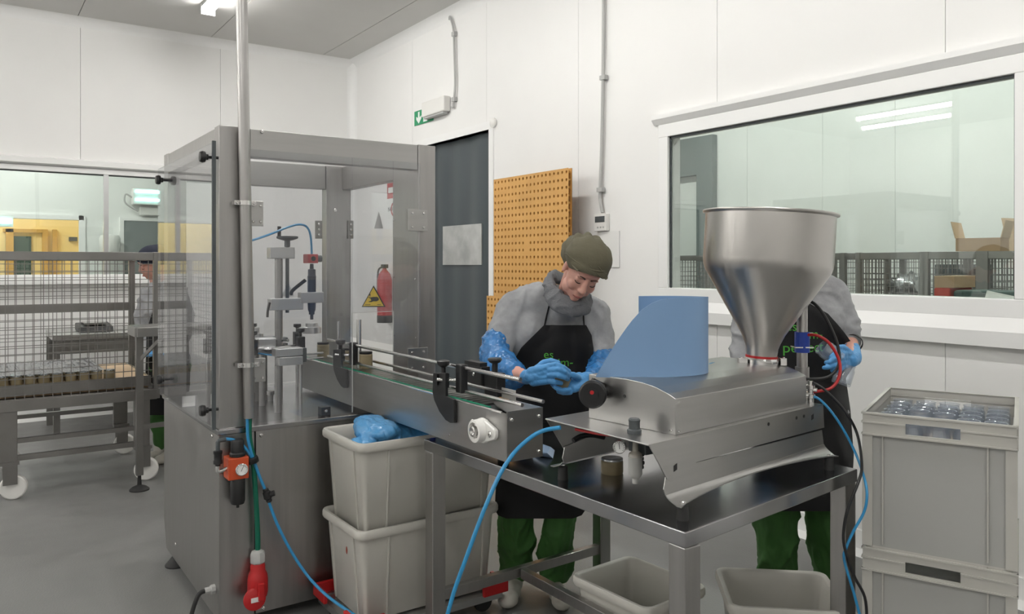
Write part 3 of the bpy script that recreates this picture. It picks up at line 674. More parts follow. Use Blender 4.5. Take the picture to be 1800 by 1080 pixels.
MB().box(p.x, 3.7, q.z, q.x, 3.76, p.z).build('cylinder_body', 'alu', cy2, bevel=.006)
MB().cyl((p.x + .03, 3.73, ZD), (p.x + .03, 3.73, q.z), .014).build('post', 'steel', cy2)
MB().tube([(p.x, 3.69, q.z - .02), (p.x + .05, 3.69, q.z - .03), (p.x + .1, 3.70, q.z - .04)], .004).build('air_tube', 'blue', cy2)
for k, (px, py0, py1, r, y) in enumerate(((595, 565, 625, .008, 3.62), (631, 562, 620, .011, 3.42))):
    a = at(px, py0, y=y); tag(MB().cyl((a.x, y, 1.0), (a.x, y, a.z), r).build('guide_post', 'chrome'), ['thinner upright steel rod rising by the conveyor guides', 'thicker upright steel rod rising over the conveyor clamp'][k], 'rod')
p = at(499, 706, z=ZD)
tag(MB().lathe([(.014, 0), (.014, .03), (.02, .032), (.02, .05), (.01, .052)], (p.x - .05, p.y + .05, ZD), seg=12).build('deck_fitting', 'steel'), 'small round steel fitting standing on the machine deck', 'fitting')
p, q = at(562, 716, y=3.36), at(578, 737, y=3.36)
t = thing('door_switch', (p.x, 3.36, ZD), 'small black safety switch on the deck behind the clear door', 'switch'); MB().box(p.x, 3.34, ZD, q.x, 3.38, p.z).build('housing', 'black', t); screw(((p.x + q.x) / 2, 3.34, (p.z + ZD) / 2), (0, -1, 0), t)
# ================================================================ CONVEYOR
KX0, KX1, KY0, KY1, KZ0, KZ1 = 1.45, 1.597, 2.11, 4.1, .852, 1.015
cv = thing('conveyor', (KX0, KY0, KZ0), 'long narrow steel conveyor leaving the cabinet towards the work table', 'conveyor')
MB().box(KX0, KY0 + .001, KZ0, KX0 + .004, KY1, KZ1 - .004).build('side_plate', 'steelh', cv); MB().box(KX1 - .004, KY0 + .001, KZ0, KX1, KY1, KZ1 - .004).build('side_plate', 'steelh', cv)
MB().box(KX0 + .004, KY0 + .02, KZ0, KX1 - .004, KY1, KZ0 + .004).build('bottom_plate', 'steeld', cv)
MB().cyl((KX0 + .001, KY0 + .03, KZ1 - .004), (KX0 + .001, KY1, KZ1 - .004), .004, seg=8).build('rolled_edge', 'chrome', cv)
MB().box(KX0, KY0, KZ0, KX1, KY0 + .004, KZ1).build('end_plate', 'steelh', cv, bevel=.001)
MB().prism([(KX0, KY0, KZ1), (KX1, KY0, KZ1), (KX1, KY0 + .17, KZ1), (KX0 + .06, KY0 + .17, KZ1), (KX0 + .03, KY0 + .1, KZ1)], (0, 0, .003)).build('end_cover', 'steelh', cv)
for x in (KX0 + .018, KX1 - .018):
    for z in (KZ0 + .02, KZ1 - .025): screw((x, KY0, z), (0, -1, 0), cv, .006)
MB().box(KX0 + .006, KY0 + .12, KZ1 - .008, KX0 + .016, KY1, KZ1 + .001).build('green_wear_strip', 'greentop', cv)
MB().box(KX0 + .02, KY0 + .1, KZ1 - .03, KX1 - .01, KY1, KZ1 - .007).build('chain_bed', 'dkgrey', cv)
y = KY0 + .17; sl = MB().prism([(KX0 + .018, 0, 0), (KX0 + .05, .006, 0), (KX1 - .045, .006, 0), (KX1 - .012, 0, 0), (KX1 - .012, .029, 0), (KX1 - .045, .035, 0), (KX0 + .05, .035, 0), (KX0 + .018, .029, 0)], (0, 0, .006)).mesh('slat', 'chain', 0)
while y < KY1 - .05:
    o = link('slat', sl, cv); o.location = (0, y, KZ1 - .005) if False else (0, y, KZ1 - .005); y += .0375
    o.location = o.location
# bearing
q = at(852, 756, x=KX0); bc = V((KX0, q.y, q.z))
br = MB(); pts = []
for k in range(40):
    a = 2 * PI * k / 40; r = .042
    yv, zv = math.cos(a) * r, math.sin(a) * r
    if yv < 0: yv = yv - (.045 if abs(zv) < .018 else .045 * max(0, 1 - (abs(zv) - .018) / .026))
    pts.append((KX0 - .018, bc.y + yv, bc.z + zv * (1 if yv > -.03 else .9)))
b0 = br.prism(pts, (.018, 0, 0)).build('bearing_housing', 'white', cv, bevel=.004)
MB().lathe([(.040, 0), (.038, .028), (.030, .030), (.030, .02), (.026, .02)], bc + V((-.016, 0, 0)), (-1, 0, 0), 26).build('bearing_collar', 'white', b0)
MB().lathe([(.027, 0), (.027, .022), (.022, .024), (.018, .018), (.018, .034), (.012, .036), (.006, .03), (0, .03)], bc + V((-.016, 0, 0)), (-1, 0, 0), 20).build('steel_ring', 'chrome', b0)
screw(bc + V((-.018, -.062, -.002)), (-1, 0, 0), b0, .011)
MB().cyl(bc + V((-.02, .04, .022)), bc + V((-.02, .05, .026)), .005).build('grease_nipple', 'white', b0)
screw(at(792, 765, x=KX0), (-1, 0, 0), cv, .004); 
# guide rails
RZA, RXA = 1.122, 1.49
for nm, a, ye, z in (('guide_rail', 1.49, 2.09, 1.122), ('guide_rail', 1.49, 2.08, 1.040), ('guide_rail', 1.572, 2.075, 1.044)):
    MB().cyl((a, ye, z), (a, 3.75, z), .0065 if z < 1.05 else .0072, seg=12).build(nm, 'chrome', cv)
# black bracket: outline measured at the near one, repeated further along
ol = [(761, 656), (783, 656), (783, 697), (790, 700), (797, 703), (798, 744), (791, 744), (783, 739), (772, 724), (763, 704), (760, 690)]
op = [at(a, b, x=KX0 - .012) for a, b in ol]
def bracket(dy):
    g = MB().prism([p + V((0, dy, 0)) for p in op], (.0115, 0, 0)).build('rail_bracket', 'black', cv, bevel=.0015)
    yk = (op[0].y + op[1].y) / 2 + dy; zk = op[0].z
    MB().lathe([(.009, 0), (.009, .025), (.022, .034), (.024, .048), (.016, .052), (0, .053)], (KX0 + .006, yk, zk), seg=14).build('knob', 'black', g)
    MB().box(KX0 - .012, yk - .018, zk - .05, KX0 + .022, yk + .018, zk + .004).build('clamp_head', 'black', g, bevel=.003)
    zr = zk - .018
    MB().cyl((KX0 - .022, yk - .004, zr), (1.475, yk - .06, zr), .006).build('cross_rod', 'chrome', g)
    MB().box(1.472, yk - .098, 1.03, 1.504, yk - .058, 1.135).build('rail_clamp', 'black', g, bevel=.006)
bracket(0); bracket(at(585, 600, x=KX0 - .012).y - at(760, 600, x=KX0 - .012).y)
for px0, px1, py0, py1, k in ((833, 858, 640, 684, 0), (863, 885, 652, 698, 1)):
    p, q = at(px0, py0, x=KX1 + .01), at(px1, py1, x=KX1 + .01)
    g = MB().box(KX1 - .02, q.y, q.z, KX1 + .02, p.y, p.z).build('far_rail_clamp', 'black', cv, bevel=.003)
    if k: MB().lathe([(.011, 0), (.011, .032), (.02, .036), (.027, .046), (.024, .052), (0, .052)], (KX1, (p.y + q.y) / 2, p.z), seg=14).build('knob', 'black', g)
    else: MB().box(KX1 - .02, q.y + .01, p.z, KX1 + .012, p.y + .02, p.z + .014).build('clamp_lug', 'black', g); screw((KX1 - .02, (p.y + q.y) / 2, (p.z + q.z) / 2 + .01), (-1, 0, 0), g, .008)
p, q = at(884, 681, x=KX1 + .01), at(909, 705, x=KX1 + .01)
MB().box(KX1 + .002, q.y, q.z, KX1 + .005, p.y, p.z).build('clear_guide_flap', 'frost', cv)
MB().cyl((1.53, 2.75, .82), (1.53, 2.75, KZ0), .012).build('support_foot', 'bluecap', cv)
MB().cyl((1.53, 2.25, .82), (1.53, 2.25, KZ0), .02).build('support_foot', 'rubber', cv)
# jars on the conveyor
def jar_meshes(r, h, body, lid):
    b = MB().lathe([(0, 0), (r * .95, 0), (r, .004), (r, h * .8), (r * .9, h * .86), (r * .9, h * .9)], (0, 0, 0), seg=16).mesh('jar', body)
    l = MB().lathe([(r * .96, h * .86), (r * .98, h * .87), (r * .98, h * .99), (r * .92, h), (0, h)], (0, 0, 0), seg=16).mesh('lid', lid)
    return b, l
jm = jar_meshes(.031, .078, 'pate', 'black')
def jar(me, loc, label, grp, lidn='lid'):
    o = link('jar', me[0]); o.location = loc; tag(o, label, 'jar', grp); l = link(lidn, me[1]); l.parent = o; return o
jar(jm, (1.53, at(643, 0, x=1.53).y, KZ1 + .001), 'beige filled jar with black lid on the conveyor by the upright rod', 'jars in the capping machine')
jar(jm, (1.53, at(612, 0, x=1.53).y, KZ1 + .001), 'beige filled jar with black lid behind the clear door on the conveyor', 'jars in the capping machine')
jar(jm, (1.53, at(568, 0, x=1.53).y, KZ1 + .001), 'beige filled jar with black lid below the capping spindle', 'jars in the capping machine')
for k, a in enumerate((2.2, 2.9)):
    jar(jm, (1.18 + .14 * math.cos(a + .1), 3.9 + .14 * math.sin(a + .1), ZD + .26), ['beige filled jar on the turntable behind the capping column', 'beige filled jar on the turntable near the left post'][k], 'jars in the capping machine')
# ================================================================ SERVICE POLE, HOSES, REGULATOR
pb, pt = at(438, 735, y=Y0 - .045), at(424, 0, y=Y0 - .045); pt = pb + (pt - pb) * ((CZ - pb.z) / (pt.z - pb.z))
po = thing('service_pole', pb, 'round steel service pole from ceiling down the cabinet front corner', 'pole')
r = .0215
MB().cyl(pb, pt, r, seg=24).build('pole', 'steel', po)
MB().cyl(pb + V((.02, .018, .1)), pt + V((.02, .018, -.001)), .009).build('side_conduit', 'steel', po)
for py in (357, 642):
    t = (at(430, py, y=Y0 - .045).z - pb.z) / (pt.z - pb.z); c = pb.lerp(pt, t)
    MB().lathe([(r + .001, -.009), (r + .004, -.009), (r + .004, .009), (r + .001, .009)], c, (0, 0, 1), 24, True).build('pipe_clamp', 'chrome', po)
    for s in (-1, 1):
        e = MB().box(c.x + s * (r), c.y - .006, c.z - .009, c.x + s * (r + .022), c.y + .03, c.z + .009).build('clamp_ear', 'chrome', po)
        screw((c.x + s * (r + .012), c.y - .006, c.z), (0, -1, 0), e, .006)
gc = [pb + V((.008, 0, .12)), at(438, 760, y=Y0 - .045), at(445, 810, y=Y0 - .05), at(450, 880, y=Y0 - .045), at(453, 940, y=Y0 - .045), at(453, 975, y=Y0 - .045)]
tag(MB().tube(gc, .0105, 10).build('power_cable', 'green'), 'thick green power cable hanging down to the red plug', 'cable')
q = gc[-1]
pl = thing('plug_connector', q, 'red industrial plug connector hanging on the cabinet front', 'plug')
zz = lambda py: at(452, py, y=q.y).z
MB().lathe([(.012, zz(967)), (.026, zz(970)), (.030, zz(974)), (.030, zz(988)), (.024, zz(991))], (q.x, q.y, 0), seg=8).build('cable_gland', 'grey', pl)
MB().lathe([(.026, zz(990)), (.030, zz(995)), (.030, zz(1003)), (.038, zz(1010)), (.041, zz(1020)), (.041, zz(1040)), (.037, zz(1048)), (0, zz(1049))], (q.x, q.y, 0), seg=20).build('plug_body', 'red', pl)
MB().box(q.x - .012, q.y - .052, zz(1050), q.x + .012, q.y - .03, zz(1020)).build('latch', 'red', pl, bevel=.003)
c = at(449, 1056, y=q.y - .045)
ld = MB().lathe([(.0, 0), (.042, 0), (.044, .004), (.044, .014), (.036, .018), (0, .018)], c + V((0, .02, 0)), V((-.05, -1, .12)), 26).build('hinged_lid', 'red', pl)
MB().box(c.x - .017, c.y - .002, c.z - .008, c.x + .017, c.y + .002, c.z + .010).build('rating_label', 'paper', ld)
bh = [pb + V((-.008, -.005, .1)), at(435, 760, y=Y0 - .055), at(440, 790, y=Y0 - .06), at(447, 812, y=Y0 - .06), at(455, 835, y=Y0 - .06), at(466, 862, y=Y0 - .065), at(475, 890, y=Y0 - .07), at(490, 928, y=Y0 - .08), at(515, 975, y=Y0 - .1), at(545, 1018, y=Y0 - .15), at(580, 1052, y=Y0 - .25), at(625, 1083, y=Y0 - .4)]
bh[-1].z = max(bh[-1].z, .01)
ho = tag(MB().tube(bh, .0062, 10).build('air_hose', 'blue'), 'blue air hose running from the pole down past the red plug', 'hose')
c = at(470, 871, y=Y0 - .066)
iv = thing('inline_valve', c, 'small black inline valve on the blue hose by the cabinet', 'valve')
d = (bh[6] - bh[5]).normalized()
MB().lathe([(.009, -.03), (.012, -.026), (.012, -.018), (.016, -.014), (.017, .012), (.012, .018), (.012, .026), (.009, .03)], c, d, 14).build('valve_body', 'black', iv)
MB().cyl(c + V((0, 0, .0)), c + V((.026, -.012, .008)), .012, seg=10).build('valve_knob', 'black', iv)
h2 = [at(396, 772, y=Y0 - .05), at(410, 774, y=Y0 - .055), at(425, 782, y=Y0 - .058), at(437, 796, y=Y0 - .06), at(444, 808, y=Y0 - .06), at(452, 826, y=Y0 - .062)]
tag(MB().tube(h2, .0062, 10).build('air_hose', 'blue'), 'short blue air hose curving from the regulator elbow to the tie', 'hose')
c = at(444, 809, y=Y0 - .06)
tag(MB().lathe([(.022, -.012), (.024, -.008), (.024, .008), (.022, .012)], c, V((.25, 0, -1)), 10).build('cable_tie_clip', 'black'), 'black clip tying blue hoses to the green cable', 'clip')
# filter regulator
yr = Y0 - .055
fr = thing('filter_regulator', at(415, 830, y=yr), 'orange and black air filter regulator with gauge on the cabinet corner', 'regulator')
P = lambda px, py, y=yr: at(px, py, y=y)
c = P(417, 800)
MB().lathe([(.024, P(415, 803).z), (.030, P(415, 802).z), (.030, P(415, 797).z), (.026, P(415, 795).z), (.026, P(415, 776).z), (.022, P(415, 773).z), (0, P(415, 772).z)], (c.x, yr, 0), seg=16).build('adjusting_knob', 'black', fr)
a, b = P(398, 805), P(434, 838)
MB().box(a.x, yr - .03, b.z, b.x, yr + .045, a.z).build('regulator_body', 'orange', fr, bevel=.004)
MB().lathe([(.026, P(415, 839).z), (.029, P(415, 842).z), (.029, P(415, 880).z), (.025, P(415, 886).z), (.006, P(415, 888).z), (.006, P(415, 893).z)], (c.x + .002, yr, 0), seg=18).build('filter_bowl', 'black', fr)
g = P(425, 826, yr - .034)
def gauge(c, n, r, parent, tilt=.4):
    n = V(n).normalized()
    gg = MB().lathe([(.004, -.03), (r * .5, -.028), (r, -.016), (r, .004), (r * .9, .006), (r * .9, .002), (0, .002)], c, n, 24).build('gauge', 'chrome', parent)
    MB().lathe([(0, .0022), (r * .88, .0022), (r * .88, .003), (0, .003)], c, n, 24).build('dial_face', 'paper', gg)
    u = V((0, 0, 1)); u = (u - n * u.dot(n)).normalized(); s = n.cross(u)
    mb = MB(); d = u * math.cos(tilt) + s * math.sin(tilt); mb.bar(c + n * .0045 - d * r * .3, c + n * .0045 + d * r * .7, .0015, .001, up=n)
    for k in range(13):
        a = -2.3 + 4.6 * k / 12; d = u * math.cos(a) + s * math.sin(a); mb.bar(c + n * .0042 + d * r * .66, c + n * .0042 + d * r * .8, .0012, .0008, up=n)
    mb.build('needle', 'ink', gg)
gauge(g, (-.15, -1, .05), .0245, fr, -.45)
mb = MB(); e = P(383, 800)
mb.lathe([(.010, P(415, 815).z), (.010, P(415, 812).z), (.0175, P(415, 811).z), (.0175, P(415, 806).z), (.0155, P(415, 804).z), (.0155, P(415, 795).z), (.0175, P(415, 793).z), (.0175, P(415, 789).z), (.010, P(415, 788).z)], (e.x, yr, 0), seg=14)
mb.build('silencer', 'black', fr)
MB().tube([(e.x, yr, P(415, 814).z), (e.x, yr, P(415, 824).z), (e.x + .012, yr, P(415, 825).z), (a.x + .002, yr, P(415, 822).z)], .009, 10, 2).build('pipe_elbow', 'chrome', fr)
MB().tube([(e.x, yr, P(415, 790).z), (e.x, yr, P(415, 774).z), (e.x + .01, yr, P(415, 771).z), (e.x + .03, yr + .003, P(415, 771).z)], .0085, 10, 2).build('push_fitting', 'dkgrey', fr)
q = P(385, 1048, Y0 - .02)
gl = thing('cable_gland', q, 'grey cable gland with dark cable low on the cabinet corner', 'gland')
MB().lathe([(.02, 0), (.02, .015), (.014, .02), (.014, .04)], (X0 - .001, Y0 + .06, q.z), (-1, 0, 0), 8).build('gland_nut', 'grey', gl)
MB().tube([(X0 - .03, Y0 + .06, q.z), (X0 - .07, Y0 + .05, q.z - .01), (X0 - .11, Y0 + .03, .05), (X0 - .13, Y0 - .05, .012), (X0 - .13, Y0 - .3, .012)], .009).build('cable', 'rubber', gl)
# ================================================================ WORK TABLE
A, Cc, Dd, Bb = V((1.495, 1.378, 0)), V((2.43, 1.48, 0)), V((2.40, 2.72, 0)), V((1.463, 2.70, 0))
TZ = .82
def lerp4(c, u, v): return (c[0] * (1 - u) + c[1] * u) * (1 - v) + (c[3] * (1 - u) + c[2] * u) * v
quad = (A, Cc, Dd, Bb)
tb = thing('work_table', (A.x, A.y, 0), 'stainless work table carrying the filling machine', 'table')
def slab(q, z0, z1): return MB().hexa([V((p.x, p.y, z0)) for p in q], [V((p.x, p.y, z1)) for p in q])
slab(quad, TZ - .042, TZ).build('table_top', 'mirror', tb, bevel=.003)
LW = .058
for (u, v) in ((0, 0), (1, 0), (1, 1), (0, 1)):
    c = lerp4(quad, u, v); cx = 1 if u == 0 else -1; cy = 1 if v == 0 else -1
    lg = MB().box(c.x + cx * .004, c.y + cy * .004, .03, c.x + cx * (.004 + LW), c.y + cy * (.004 + LW), TZ - .043).build('leg', 'steel', tb, bevel=.003)
    MB().lathe([(.02, 0), (.02, .008), (.008, .012), (.008, .03)], (c.x + cx * .033, c.y + cy * .033, 0), seg=12).build('levelling_foot', 'steeld', lg)
m0 = V((A.x + .43, A.y + .03, .215))
def bar(a, b, w=.03, h=.04, n='brace', m='steel'): return MB().bar(a, b, w, h).build(n, m, tb, bevel=.002)
bar((Bb.x + .06, Bb.y - .035, .215), (Dd.x - .06, Dd.y - .035, .215)); 
bar((Bb.x + .44, Bb.y - .052, .215), (Bb.x + .46, A.y + .07, .215))
bar((A.x + .06, A.y + .035, .215), (Cc.x - .06, Cc.y + .035 - .005, .215))
# ================================================================ FILLING MACHINE
Na, Nb, Fa = V((1.459, 1.472, 0)), V((2.363, 1.563, 0)), V((1.449, 1.903, 0)); Fb = Nb + (Fa - Na)
SZ = 1.03
fm = thing('filling_machine', (Na.x, Na.y, TZ), 'stainless piston filling machine on folded sheet steel stand', 'machine')
slab((Na, Nb, Fb, Fa), SZ - .004, SZ).build('shelf', 'steelh', fm, bevel=.001)
nrm = V((0, 0, 1)).cross(Nb - Na).normalized()   # points away from the camera side
def onp(px, py, off=0):
    d = FW + RT * ((px - HX) / FOC) + V((0, 0, (HY - py) / FOC)); o = V((0, 0, EYE)); p0 = Na + nrm * off
    t = (p0 - o).dot(nrm) / d.dot(nrm); return o + d * t
dv = Fa - Na
up_ = [onp(1141, 783), onp(1447, 711), onp(1449, 752), onp(1340, 781), onp(1226, 812), onp(1205, 824), onp(1194, 840), onp(1180, 846), onp(1173, 843)]
lo_ = [onp(1173, 838), onp(1215, 817), onp(1447, 757), onp(1450, 782), onp(1172, 872), onp(1169, 862)]
for k, dd in enumerate((V((0, 0, 0)), dv)):
    s = 1 if k == 0 else -1
    MB().prism([p + dd for p in up_], nrm * .003 * s).build('side_plate', 'steelh', fm, smooth=0)
    MB().prism([p + dd + nrm * .004 * s for p in lo_], nrm * .003 * s).build('lower_side_plate', 'steelh', fm, smooth=0)
    # flared foot flange with arched outer edge
    fa, fb = lo_[4] + nrm * .004, lo_[3] + nrm * .004; rows = []
    N = 24
    for r in range(6):
        row = []
        for j in range(N + 1):
            t = j / N; top = fa.lerp(fb, t)
            arch = math.sin(PI * t) ** .7; reach = .052 - .040 * arch
            zend = .862 + .012 * arch
            e = -.012 if t < .02 else 0; v = r / 5
            q = top - nrm * (reach * (v ** 1.5)); q.z = top.z + (zend - top.z) * min(1, v * 1.25) if v < 1 else zend
            if k: q = top + nrm * (reach * v ** 1.5) + dd; q.z = top.z + (zend - top.z) * min(1, v * 1.25) - 0
            row.append(q)
        rows.append(row)
    MB().sheet(rows, .003).build('foot_flange', 'steelh', fm, smooth=50)
    for q in ((lo_[4] - nrm * s * .030 + (Nb - Na).normalized() * .03), (lo_[3] - nrm * s * .030 - (Nb - Na).normalized() * .03)):
        q = q + dd; screw(V((q.x, q.y, .864)), (0, 0, 1), fm, .009, 'bolt')
        MB().cyl((q.x, q.y, TZ), (q.x, q.y, .861), .017, .015).build('rubber_foot', 'rubber', fm)
for px, py, r in ((1351, 746, .0055), (1400, 735, .0055), (1413, 732, .0055)):
    q = onp(px, py); MB().cyl(q - nrm * .001, q + nrm * .0005, r, seg=14).build('hole', 'rubber', fm)
for px, py in ((1428, 733), (1187, 822)):
    q = onp(px, py); d = (Nb - Na).normalized(); MB().prism([q + d * .007 + V((0, 0, -.007)) - nrm * .001, q + d * .007 + V((0, 0, .010)) - nrm * .001, q - d * .007 + V((0, 0, .005)) - nrm * .001, q - d * .007 + V((0, 0, -.011)) - nrm * .001], nrm * .0015).build('hole_plug', 'rubber', fm)
# cover box with curved top
a0, a1 = V((1.598, 1.509, SZ)), V((2.288, 1.576, SZ)); df = V((-.034, .325, 0))
pr = [(0, 0), (0, .100), (.08, .112), (.2, .124), (.35, .132), (.55, .136), (.8, .135), (1, .134), (1, 0)]
MB().prism([a0 + df * u + V((0, 0, z)) for u, z in pr], a1 - a0).build('cover', 'steelh', fm, bevel=.0015)
q = at(1107, 692, x=0) if False else a0 + df * .56 + V((-.0006, 0, .085)); MB().cyl(q + V((-.001, 0, 0)), q + V((.003, 0, 0)), .005).build('hole', 'rubber', fm)
screw(a0 + df * .0 + V((.012, -.0, .010)), (0, -1, 0), fm, .004); screw(a0 + df * .04 + V((0, 0, .012)), (-1, 0, 0), fm, .004)
# handwheel on the left end
hc = Q(1062, 690, 2.34); ax = V((-.93, -.37, 0)).normalized(); hc = a0 + df * .80; hc.z = at(1062, 689, y=hc.y).z
MB().lathe([(.016, 0), (.016, .012), (.021, .014), (.021, .034), (.013, .036), (.013, .05)], hc, (-1, -.1, 0), 18).build('wheel_hub', 'black', fm)
wc = hc + V((-.048, -.005, 0))
hw = MB().lathe([(.0, 0), (.036, 0), (.041, .004), (.041, .024), (.036, .028), (.018, .028), (.018, .034), (0, .034)], wc, (-.75, -.66, 0), 30).build('handwheel', 'black', fm)
n_ = V((-.75, -.66, 0)).normalized(); MB().cyl(wc + n_ * .034 + V((0, 0, .008)), wc + n_ * .0355 + V((0, 0, .008)), .006).build('red_mark', 'red', hw)
MB().bar(hc + V((-.005, .0, .02)), hc + V((-.04, .01, .038)), .014, .012).build('stop_bracket', 'black', fm)
# pressure knob on shelf, gauge and filter bowl below
q = Q(1115, 760, 0) if False else at(1115, 762, z=SZ)
MB().lathe([(.020, 0), (.020, .010), (.0155, .013), (.0155, .032), (.0165, .034), (.0165, .038), (.013, .042), (0, .042)], q, seg=16).build('pressure_knob', 'dkgrey', fm)
gauge(at(1089, 786, x=q.x - .03), (-.75, -.66, 0), .0185, fm, .1)
b = V((q.x + .004, q.y, 0)); zf = lambda py: at(1114, py, x=b.x).z
MB().lathe([(.008, zf(775)), (.009, zf(792)), (.018, zf(797)), (.020, zf(802))], b, seg=18).build('filter_head', 'tank', fm)
MB().lathe([(.0195, zf(800)), (.0195, zf(832)), (.014, zf(838)), (.009, zf(840)), (.0085, zf(849)), (0, zf(849))], b, seg=18).build('filter_bowl', 'frost', fm)
MB().lathe([(.012, zf(806)), (.012, zf(828)), (.006, zf(832))], b, seg=14).build('filter_core', 'dkgrey', fm)
MB().box(b.x + .02, b.y - .02, zf(800), b.x + .06, b.y + .05, zf(775)).build('valve_block', 'dkgrey', fm, bevel=.003)
for k in range(4): MB().cyl((b.x + .03, b.y + .02, zf(800) - .008 - k * .012), (b.x + .03, b.y + .02, zf(800) - .001 - k * .012), .018 - .002 * (k % 2), seg=12).build('silencer_rib', 'black', fm)
MB().tube([(b.x - .01, b.y + .02, SZ - .012), (b.x - .04, b.y + .10, SZ - .016), (b.x - .05, b.y + .2, SZ - .018)], .004).build('air_tube', 'red', fm)
MB().tube([at(1008, 775, y=1.80), at(1020, 768, y=1.80), at(1040, 765, y=1.79), at(1062, 769, y=1.78)], .008).build('air_tube', 'black', fm)
# hopper
hb_ = Q(1338, 642, 2.677); top = Q(1353, 376, 2.677); ax = (top - hb_).normalized(); L = (top - hb_).length; k = L / (642 - 376)
hp = thing('hopper', hb_, 'large spun steel conical hopper standing on the filling machine', 'hopper')
H = lambda py: (642 - py) * k
ro = [(.050, H(628)), (.052, H(618)), (.053, H(612)), (.060, H(602)), (.072, H(588)), (.205, H(478)), (.2115, H(468)), (.2135, H(458)), (.2135, H(380)), (.2225, H(378)), (.2235, H(375)), (.2215, H(374))]
ri = [(r - .004, h + .001) for r, h in ro[:-2]][::-1]; ri[0] = (.2095, H(376))
MB().lathe(ro + ri, hb_, ax, 56, True).build('hopper_bowl', 'spun', hp, smooth=60)
MB().lathe([(.049, H(630)), (.0535, H(630)), (.0535, H(625)), (.049, H(625))], hb_, ax, 30, True).build('red_gasket', 'red', hp)
MB().lathe([(.050, H(641)), (.056, H(641)), (.058, H(636)), (.058, H(632)), (.054, H(629)), (.050, H(629))], hb_, ax, 30, True).build('clamp_ring', 'chrome', hp)
c = hb_ + ax * H(635)
for s, ww in ((-1, .03), (1, .022)):
    e = MB().bar(c + RT * s * .055 - FW * .02, c + RT * s * (.055 + ww) - FW * .02, .022, .026).build('clamp_lug', 'chrome', hp, bevel=.002)
    MB().cyl(c + RT * s * (.058 + ww / 2) - FW * .02 + V((0, 0, -.018)), c + RT * s * (.058 + ww / 2) - FW * .02 + V((0, 0, .016)), .004).build('clamp_bolt', 'chrome', e)
MB().lathe([(.047, H(656)), (.047, H(641))], hb_, ax, 30).build('outlet_neck', 'spun', hp)
# sensor pole behind the cover
pp = Q(1410, 660, 2.76)
sp_ = thing('sensor_pole', pp, 'steel pole with blue collar at the right end of the filling machine', 'pole')
t_ = Q(1406, 500, 2.76); bt = Q(1411, 725, 2.70); bt.z = SZ
MB().cyl(V((pp.x, pp.y, SZ)), V((pp.x, pp.y, t_.z)), .0185, seg=20).build('pole', 'steel', sp_)
MB().cyl(V((pp.x, pp.y, Q(0, 668, 2.76).z)), V((pp.x, pp.y, Q(0, 645, 2.76).z)), .024, seg=20).build('sleeve', 'steel', sp_)
z0, z1 = Q(0, 620, 2.76).z, Q(0, 584, 2.76).z
MB().lathe([(.019, 0), (.026, .001), (.026, z1 - z0), (.019, z1 - z0 + .001)], (pp.x, pp.y, z0), seg=12).build('blue_collar', 'bluecap', sp_)
MB().bar(V((pp.x, pp.y, (z0 + z1) / 2 - .016)) - RT * .032, V((pp.x, pp.y, (z0 + z1) / 2 - .016)) + RT * .032, .05, .004).build('collar_strap', 'chrome', sp_)
MB().cyl(V((pp.x, pp.y, z1 - .008)) + RT * .024, V((pp.x, pp.y, z1 - .008)) + RT * .036, .006).build('hose_fitting', 'chrome', sp_)
qq = Q(1424, 685, 2.66)
fo = thing('outlet_fitting', qq, 'cluster of bright steel air fittings at the right end of the cover', 'fitting')
MB().lathe([(.012, -.05), (.012, -.03), (.016, -.028), (.016, -.016), (.011, -.014), (.011, .0), (.015, .002), (.015, .014), (.009, .018), (.009, .03)], qq, seg=14).build('fitting_body', 'chrome', fo)
MB().cyl(qq, qq + RT * .02 - FW * .01, .007).build('side_port', 'chrome', fo)
MB().cyl(qq + V((0, 0, -.02)), qq + V((-.03, .02, -.02)), .012).build('wall_port', 'chrome', fo)
def hose(pts, r, m, label, name='air_hose', cat='hose'): return tag(MB().tube([Q(*p) for p in pts], r, 10).build(name, m), label, cat)
hose([(1420, 589, 2.74), (1436, 590, 2.72), (1455, 601, 2.70), (1470, 622, 2.69), (1477, 645, 2.68), (1473, 668, 2.67), (1460, 683, 2.66), (1440, 688, 2.66), (1420, 690, 2.66)], .0052, 'red', 'red air hose looping from the blue collar back to the fittings')
hose([(1412, 527, 2.78), (1430, 533, 2.76), (1447, 552, 2.74), (1462, 580, 2.73), (1473, 610, 2.72), (1475, 640, 2.71), (1462, 659, 2.70), (1443, 666, 2.70), (1418, 667, 2.70)], .0055, 'black', 'black hose looping beside the red one over the apron')
hose([(1427, 672, 2.66), (1445, 682, 2.64), (1470, 705, 2.62), (1492, 733, 2.60), (1508, 768, 2.58), (1515, 820, 2.44), (1508, 850, 2.37), (1492, 890, 2.36), (1484, 925, 2.36), (1484, 960, 2.36), (1500, 1010, 2.36), (1520, 1050, 2.36), (1524, 1095, 2.36)], .0045, 'black', 'thin black cable falling over the table corner leg', 'cable', 'cable')
hose([(1424, 696, 2.66), (1440, 702, 2.64), (1462, 725, 2.62), (1485, 760, 2.60), (1505, 800, 2.57), (1519, 840, 2.42), (1524, 870, 2.38), (1519, 900, 2.38), (1500, 935, 2.38), (1487, 965, 2.38), (1484, 985, 2.38), (1500, 1040, 2.38), (1515, 1095, 2.38)], .0042, 'blue', 'thin blue air hose falling over the table corner leg')
hose([(1245, 644, 2.62), (1252, 640, 2.66), (1270, 641, 2.72), (1300, 650, 2.74)], .005, 'blue', 'short blue hose behind the blue sheet on the machine')
tag(MB().box(*(Q(1240, 649, 2.56)), *(Q(1240, 649, 2.56) + V((.014, .02, .028)))).build('sensor_plug', 'black'), 'small black plug at the foot of the blue sheet', 'plug')
